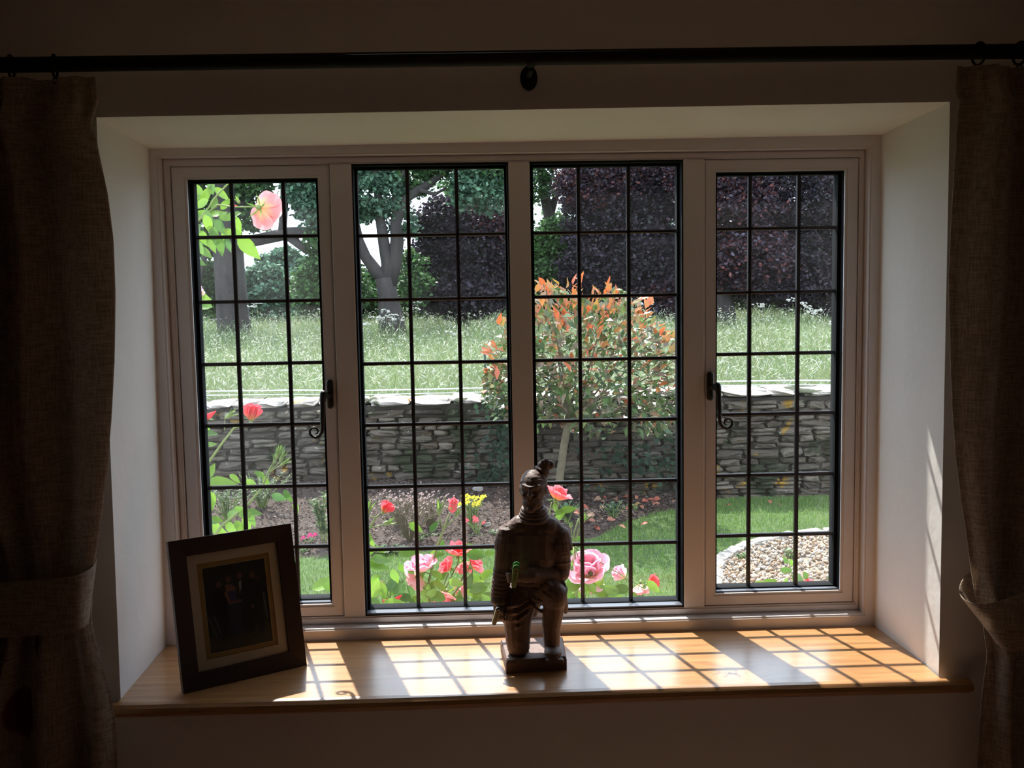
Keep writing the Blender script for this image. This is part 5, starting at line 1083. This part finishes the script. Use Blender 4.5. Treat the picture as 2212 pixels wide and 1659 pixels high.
# the two clips tucked into the figure
def clip(px0, py0, px1, py1, yy, wpx, bodym, capm, label, lean):
    a, b = P(px0, py0, yy), P(px1, py1, yy+lean); root = empty('plastic_clip', b, label, 'clip', None)
    d = a-b; L_ = np.linalg.norm(d); d /= L_; sx = np.cross(d, [0, 1, 0]); sx /= np.linalg.norm(sx); ny = np.cross(sx, d); k = .00104; wd = wpx*k/2; th = .0032
    if ny[1] > 0: ny = -ny
    def outline(t0, t1, w0, w1, nn=8):
        o_ = []
        for q in np.linspace(0, math.pi, nn): o_.append((t1*L_-w1+math.sin(q)*w1, math.cos(q)*w1))
        for q in np.linspace(math.pi, 2*math.pi, nn): o_.append((t0*L_+w0+math.sin(q)*w0, math.cos(q)*w0))
        return o_
    def slab(o_, n0, n1):
        V = [b+d*t+sx*s+ny*n0 for t, s in o_]+[b+d*t+sx*s+ny*n1 for t, s in o_]; m__ = len(o_)
        return np.array(V), [tuple(range(m__))[::-1], tuple(range(m__, 2*m__))]+[(i_, (i_+1) % m__, (i_+1) % m__+m__, i_+m__) for i_ in range(m__)]
    obj('clip_body', slab(outline(0, .90, wd*.72, wd*.95), -th, th), bodym, root)
    obj('cap', slab(outline(.70, 1.0, wd, wd), -th*1.5, -th*.4), capm, root); obj('cap_band', slab(outline(.62, .88, wd*.98, wd*.98), th*.2, th*1.35), capm, root)
    obj('face_label', slab(outline(.12, .80, wd*.42, wd*.78), th, th*1.5), bodym, root)
    # small vertical print: a round mark and a line of tiny letters
    g = []
    t = .66*L_; g.append(slab([(t+math.cos(q)*wd*.26, math.sin(q)*wd*.26) for q in np.linspace(0, 6.28, 9)[:-1]], th*1.5, th*1.56))
    for i_ in range(8):
        t = (.28+.038*i_)*L_; g.append(slab([(t, -wd*.16), (t+.022*L_, -wd*.16), (t+.022*L_, wd*.16), (t, wd*.16)], th*1.5, th*1.56))
    obj('print', join(*g), M_ink, root)
clip(1116.5, 1214, 1109.5, 1270, YS-.074, 15.5, M_greenp, M_green, 'small green plastic clip with darker cap tucked at the statue waist', -.004)
clip(1080.5, 1307, 1066, 1350, YS-.052, 14, M_cream, M_bluep, 'small cream plastic clip with dark blue cap held in the statue hand', -.008)

# ------------------------------------------------------------------ framed photograph leaning on the sill
BL, BR = Gz(397, 1500, .0), Gz(663, 1437, .0)
wv = BR-BL; FW = np.linalg.norm(wv); wv /= FW
def onray(px, py, B): d = ray(px, py); t = ((B-CAM)@wv)/(d@wv); return CAM+d*t
TLp, TRp = onray(365, 1169, BL), onray(625, 1133, BR)
uv = ((TLp-BL)+(TRp-BR))/2; FH = np.linalg.norm(uv); uv /= FH; nv_ = np.cross(wv, uv)      # nv_ points to the viewer
if nv_[1] > 0: nv_ = -nv_
BL = BL+np.array([0, 0, .0006])
def FP(a, b, n_=0.): return BL+wv*a+uv*b+nv_*n_
fr_ = empty('photo_frame', (BL+BR)/2, 'dark brown wooden photo frame with a family portrait leaning on the sill', 'picture frame')
W1 = .0385
def fslab(pts, n0, n1): 
    V = [FP(a, b, n0) for a, b in pts]+[FP(a, b, n1) for a, b in pts]; m__ = len(pts); return np.array(V), [tuple(range(m__))[::-1], tuple(range(m__, 2*m__))]+[(i_, (i_+1) % m__, (i_+1) % m__+m__, i_+m__) for i_ in range(m__)]
def mitre(i_, w_, n0, n1, n2, inset=0.):
    o_ = [(inset, inset), (FW-inset, inset), (FW-inset, FH-inset), (inset, FH-inset)]; q = inset+w_; n__ = [(q, q), (FW-q, q), (FW-q, FH-q), (q, FH-q)]; k = (i_+1) % 4
    pts = [(*o_[i_], n0), (*o_[k], n0), (*n__[k], n0), (*n__[i_], n0)]; top = [(*o_[i_], n1), (*o_[k], n1), (*n__[k], n2), (*n__[i_], n2)]
    V = [FP(*p_) for p_ in pts]+[FP(*p_) for p_ in top]; return np.array(V), [(3, 2, 1, 0), (4, 5, 6, 7)]+[(j, (j+1) % 4, (j+1) % 4+4, j+4) for j in range(4)]
for i_ in range(4): obj('frame_side', mitre(i_, W1, -.016, .0, -.003), M_dwood, fr_)
obj('backing', fslab([(W1-.004, W1-.004), (FW-W1+.004, W1-.004), (FW-W1+.004, FH-W1+.004), (W1-.004, FH-W1+.004)], -.014, -.012), M_dwood, fr_)
def fring(a0, a1, n0, n1):
    V = []
    for n_ in (n0, n1):
        for q in (a0, a1): V += [FP(q, q, n_), FP(FW-q, q, n_), FP(FW-q, FH-q, n_), FP(q, FH-q, n_)]
    F = []
    for k in range(4):
        j = (k+1) % 4; F += [(k, j, 4+j, 4+k), (8+j, 8+k, 12+k, 12+j), (j, k, 8+k, 8+j), (4+k, 4+j, 12+j, 12+k)]
    return np.array(V), F
obj('mount', fring(W1-.002, .0605, -.0119, -.0085), M_mount, fr_)
obj('gold_mount', fring(.0600, .0715, -.0119, -.0100), M_gold, fr_)
obj('gold_line', fring(.0712, .0722, -.0119, -.0098), mat('gold_line', (.55, .42, .2), .4, metal=.5), fr_)
# the print: four people in evening dress, painted on a fine flat grid
nw, nh = 150, 190
a0, a1, b0_, b1_ = .0718, FW-.0718, .0718, FH-.0718
X, Y = np.meshgrid(np.linspace(0, 1, nw), np.linspace(0, 1, nh)); Z_ = 1-Y      # X right, Z_ from the top
img = np.zeros((nh, nw, 3)); img[:] = (.010, .012, .011)
nz_ = rng.uniform(0, 1, (24, 18)); nz_ = nz_[(np.clip(Z_*23, 0, 23)).astype(int), (np.clip(X*17, 0, 17)).astype(int)]
img += nz_[..., None]*np.array([.006, .008, .005])
fl = Z_ > .80+.05*np.sin(X*6); img[fl] = (.045, .036, .024); img[fl] += nz_[fl][:, None]*np.array([.02, .015, .01])
def paint(mask, col, soft=1.0): img[mask] = img[mask]*(1-soft)+np.array(col)*soft
def el(cx, cy, rx, ry): return ((X-cx)/rx)**2+((Z_-cy)/ry)**2 < 1
def poly(pts):
    m__ = np.zeros(X.shape, bool); n__ = len(pts)
    for i_ in range(n__):
        (x1, y1), (x2, y2) = pts[i_], pts[(i_+1) % n__]
        if y1 == y2: continue
        c_ = ((y1 > Z_) != (y2 > Z_)) & (X < (x2-x1)*(Z_-y1)/(y2-y1)+x1); m__ ^= c_
    return m__
skin = (.20, .085, .065)
for cx in (.02, .10): paint(poly([(cx, .58), (cx+.02, .57), (cx+.12, .82), (cx+.10, .82)]), (.10, .10, .11))
paint(poly([(.90, .40), (.94, .40), (.97, .72), (.95, .74)]), (.12, .11, .12)); paint(poly([(.80, .70), (.83, .70), (.84, .88), (.81, .88)]), (.10, .07, .05)); paint(el(.86, .22, .05, .025), (.08, .04, .03))
for (cx, cy, s, hair) in ((.235, .215, 1.0, (.030, .016, .010)), (.395, .175, .95, (.10, .055, .025)), (.575, .150, 1.05, (.05, .025, .02)), (.775, .165, 1.05, (.045, .022, .012))):
    paint(el(cx, cy-.006, .052*s, .044*s), hair); paint(el(cx+.002, cy+.010, .040*s, .038*s), skin); paint(el(cx-.014, cy+.006, .008, .004), (.06, .03, .03)); paint(el(cx+.016, cy+.006, .008, .004), (.06, .03, .03)); paint(el(cx+.001, cy+.030, .014, .004), (.14, .03, .03))
blk = (.004, .004, .005)
paint(poly([(.15, .28), (.24, .25), (.31, .30), (.34, .45), (.33, .62), (.31, .86), (.20, .88), (.19, .60), (.11, .50)]), blk)
paint(poly([(.34, .24), (.44, .24), (.50, .30), (.49, .42), (.34, .42)]), skin); paint(poly([(.35, .335), (.40, .31), (.45, .33), (.49, .31), (.50, .46), (.36, .46)]), (.035, .032, .12)); paint(poly([(.36, .46), (.50, .46), (.54, .84), (.33, .84)]), (.022, .026, .065))
paint(poly([(.30, .33), (.35, .32), (.40, .44), (.55, .435), (.55, .465), (.37, .475)]), skin)
paint(poly([(.53, .22), (.62, .21), (.70, .26), (.73, .45), (.70, .84), (.57, .86), (.55, .50), (.51, .40)]), blk); paint(poly([(.555, .225), (.60, .215), (.585, .30), (.555, .36)]), (.35, .33, .33)); paint(el(.575, .218, .022, .008), (.01, .01, .01)); paint(el(.55, .452, .03, .018), skin)
paint(poly([(.71, .23), (.82, .23), (.90, .29), (.92, .50), (.88, .70), (.90, .86), (.80, .88), (.77, .70), (.72, .86), (.68, .84), (.71, .52)]), blk); paint(el(.735, .55, .018, .026), skin)
V = np.stack([FP(a0+(a1-a0)*X_, b0_+(b1_-b0_)*(Y_), -.0112) for X_, Y_ in zip(X.ravel(), Y.ravel())])
i2 = np.arange(nw*nh).reshape(nh, nw); Fq = np.stack([i2[:-1, :-1], i2[:-1, 1:], i2[1:, 1:], i2[1:, :-1]], -1).reshape(-1, 4)
obj('photograph', (V, Fq, img.reshape(-1, 3)), M_print, fr_)
obj('glass', fslab([(W1-.002, W1-.002), (FW-W1+.002, W1-.002), (FW-W1+.002, FH-W1+.002), (W1-.002, FH-W1+.002)], -.0080, -.0068), M_pglass, fr_)
# strut at the back
s0, s1 = FP(FW*.42, FH*.62, -.016), FP(FW*.58, FH*.62, -.016); back = -np.array([nv_[0], nv_[1], 0]); back /= np.linalg.norm(back)
e0 = (FP(FW*.40, 0, -.016)+back*.115); e1 = (FP(FW*.60, 0, -.016)+back*.115); e0[2] = e1[2] = .0008
V = np.array([s0, s1, e1, e0, s0+back*.003, s1+back*.003, e1+back*.003, e0+back*.003]); obj('strut', (V, [(0, 1, 2, 3), (7, 6, 5, 4), (0, 4, 5, 1), (1, 5, 6, 2), (2, 6, 7, 3), (3, 7, 4, 0)]), M_dwood, fr_)

# ------------------------------------------------------------------ curtain pole, rings, curtains
YC = -.44
pa, pb_ = P(160, 138.5, YC), P(2100, 112, YC); dp_ = (pb_-pa)/(pb_[0]-pa[0]); pole0 = pa+dp_*(-1.42-pa[0]); pole1 = pa+dp_*(1.42-pa[0])
cp_ = empty('curtain_pole', (0, YC, 1.34), 'black curtain pole on a small centre bracket above the window', 'curtain pole')
obj('pole', tube([pole0, pole1], .0152, 20), M_pole, cp_, smooth=True)
for e_, s in ((pole0, -1), (pole1, 1)): obj('finial', ellip(e_+dp_*s*.02, (.028, .026, .026)), M_pole, cp_, smooth=True)
cb_ = P(1147, 133, YC)
def bracket(x):
    c = pa+dp_*(x-pa[0])
    prof = [(.0, 0), (.019, .0), (.019, -.004), (.014, -.006), (.0, -.006)]
    Vp, Fp = ellip((x, YW-.003, c[2]-.022), (.0185, .0035, .026), n=20)
    arm = tube([(x, YW-.002, c[2]-.018), (x, (YW+YC)/2, c[2]-.021), (x, YC, c[2]-.019)], .006, 8)
    cup = tube([(x, YC+.017*math.cos(q), c[2]+.017*math.sin(q)) for q in np.linspace(-2.9, -.25, 9)], .0035, 8, flat=2.2)
    obj('bracket', join((Vp, Fp), arm, cup), M_pole, cp_, smooth=True)
bracket(cb_[0]); bracket(-1.36); bracket(1.36)
ri = 0
for xs_, lab in (((-.935, -1.02, -1.11, -1.20, -1.29), 'black curtain ring over the left curtain'), ((.925, 1.01, 1.10, 1.19, 1.28), 'black curtain ring over the right curtain')):
    for x, wh in zip(xs_, ('nearest the window', 'second from the window', 'third from the window', 'fourth from the window', 'outermost of its row')):
        c = pa+dp_*(x-pa[0]); r_ = empty('curtain_ring', (x, YC, c[2]-.006), lab+', '+wh, 'curtain ring', lab.replace('ring', 'rings').replace('black ', '')); obj('ring', torus((x, YC, c[2]-.0042), (1, .15, 0), .0222, .0028), M_pole, r_, smooth=True); obj('eye', torus((x, YC, c[2]-.032), (0, 1, 0), .005, .0015, n=12, m=6), M_pole, r_, smooth=True)
def curtain(side, edge, xo, label, nf, phase, amp, yc=-.462):
    root = empty('curtain', (side*1.1, yc, .6), label, 'curtain')
    ez = [(P(px, py, yc)[0], P(px, py, yc)[2]) for px, py in edge]; ez.sort(key=lambda q: q[1]); zz = np.array([q[1] for q in ez]); xx = np.array([q[0] for q in ez])
    zt = P(200 if side < 0 else 2075, 168 if side < 0 else 142, yc)[2]
    nz, nu = 150, 150; zs_ = np.linspace(ZF+.03, zt, nz); V, C = [], []
    tieZ = .27
    for z in zs_:
        xe = float(np.interp(z, zz, xx)); g = math.exp(-((z-tieZ)/.22)**2); xo_ = xo[0]*(1-g)+xo[1]*g; top = max(0, (z-zt+.075)/.075)
        for i_ in range(nu):
            u = i_/(nu-1); q = u+.03*math.sin(u*11+z*2.1)*(1-top)
            f = math.sin(q*nf*2*math.pi+phase+.35*math.sin(z*2.3)); f = math.copysign(abs(f)**.8, f)
            am = amp*(1-.45*g)*(.35+.65*min(1, u*9)) if top <= 0 else amp*(.35+.65*min(1, u*9))*(1-.5*min(1, top))
            y = yc+am*f; x = xe+(xo_-xe)*u
            if top > 0: y += .006*math.sin(u*nf*22+z*3)
            y += .004*math.sin(z*9+u*14)
            if i_ == 0: y += .0
            V.append((x, y, z)); C.append(1.0 if u > .30 else 0.)
    i2 = np.arange(nz*nu).reshape(nz, nu); Fq = np.stack([i2[:-1, :-1], i2[:-1, 1:], i2[1:, 1:], i2[1:, :-1]], -1).reshape(-1, 4)
    me = mkmesh('drape', np.array(V), Fq, np.repeat(np.array(C)[:, None], 3, 1), smooth=True); o = link('drape', me, M_fab, root)
    so = o.modifiers.new('t', 'SOLIDIFY'); so.thickness = .0022
    return root, zt
Lc, zt = curtain(-1, [(206, 168), (214, 215), (205, 250), (196, 272), (208, 300), (218, 345), (234, 420), (246, 520), (250, 640), (249, 780), (244, 900), (236, 1000), (226, 1080), (211, 1180), (203, 1215), (199, 1260), (195, 1340), (204, 1390), (222, 1450), (238, 1510), (247, 1560), (251, 1620), (253, 1700), (256, 2300)], (-1.42, -1.22), 'left beige linen curtain held back by a fabric tieback', 5.0, 2.4, .034)
Rc, zt2 = curtain(1, [(2068, 145), (2064, 195), (2076, 222), (2070, 300), (2062, 450), (2056, 600), (2058, 760), (2060, 880), (2066, 980), (2078, 1080), (2090, 1150), (2100, 1220), (2112, 1290), (2130, 1350), (2140, 1420), (2128, 1500), (2122, 1560), (2116, 1659), (2112, 2300)], (1.42, 1.22), 'right beige linen curtain held back by a scooping fabric tieback', 4.5, 1.2, .036)
def tieback(root, rows_t, rows_b, y0s):
    V = []
    n__ = len(rows_t)
    for j in range(5):
        t = j/4
        for (pt_, pb2, y_) in zip(rows_t, rows_b, y0s):
            a, b = P(*pt_, y_), P(*pb2, y_+.004); q = a*(1-t)+b*t; q[1] += -.006*math.sin(math.pi*t); V.append(q)
    i2 = np.arange(5*n__).reshape(5, n__); Fq = np.stack([i2[:-1, :-1], i2[:-1, 1:], i2[1:, 1:], i2[1:, :-1]], -1).reshape(-1, 4)
    me = mkmesh('tieback', np.array(V), Fq, np.zeros((len(V), 3)), smooth=True); o = link('tieback', me, M_fab, root); so = o.modifiers.new('t', 'SOLIDIFY'); so.thickness = .004; so.offset = 0
    ss = o.modifiers.new('s', 'SUBSURF'); ss.levels = 2; ss.render_levels = 2
    return o
tieback(Lc, [(150, 1200), (196, 1196), (211, 1202), (205, 1222), (180, 1236), (150, 1246), (95, 1250), (40, 1254), (-60, 1262), (-160, 1270)], [(150, 1330), (188, 1330), (196, 1335), (192, 1350), (175, 1362), (150, 1368), (95, 1372), (40, 1376), (-60, 1384), (-160, 1392)], [-.395, -.40, -.43, -.472, -.508, -.517, -.52, -.52, -.51, -.49])
tieback(Rc, [(2180, 1215), (2120, 1222), (2085, 1238), (2070, 1262), (2070, 1285), (2086, 1297), (2108, 1304), (2135, 1303), (2170, 1294), (2212, 1278), (2270, 1255), (2340, 1230)], [(2200, 1380), (2175, 1378), (2160, 1376), (2152, 1376), (2150, 1382), (2156, 1394), (2166, 1402), (2180, 1408), (2200, 1408), (2230, 1402), (2280, 1390), (2340, 1370)], [-.395, -.395, -.40, -.425, -.455, -.485, -.508, -.52, -.525, -.525, -.52, -.50])
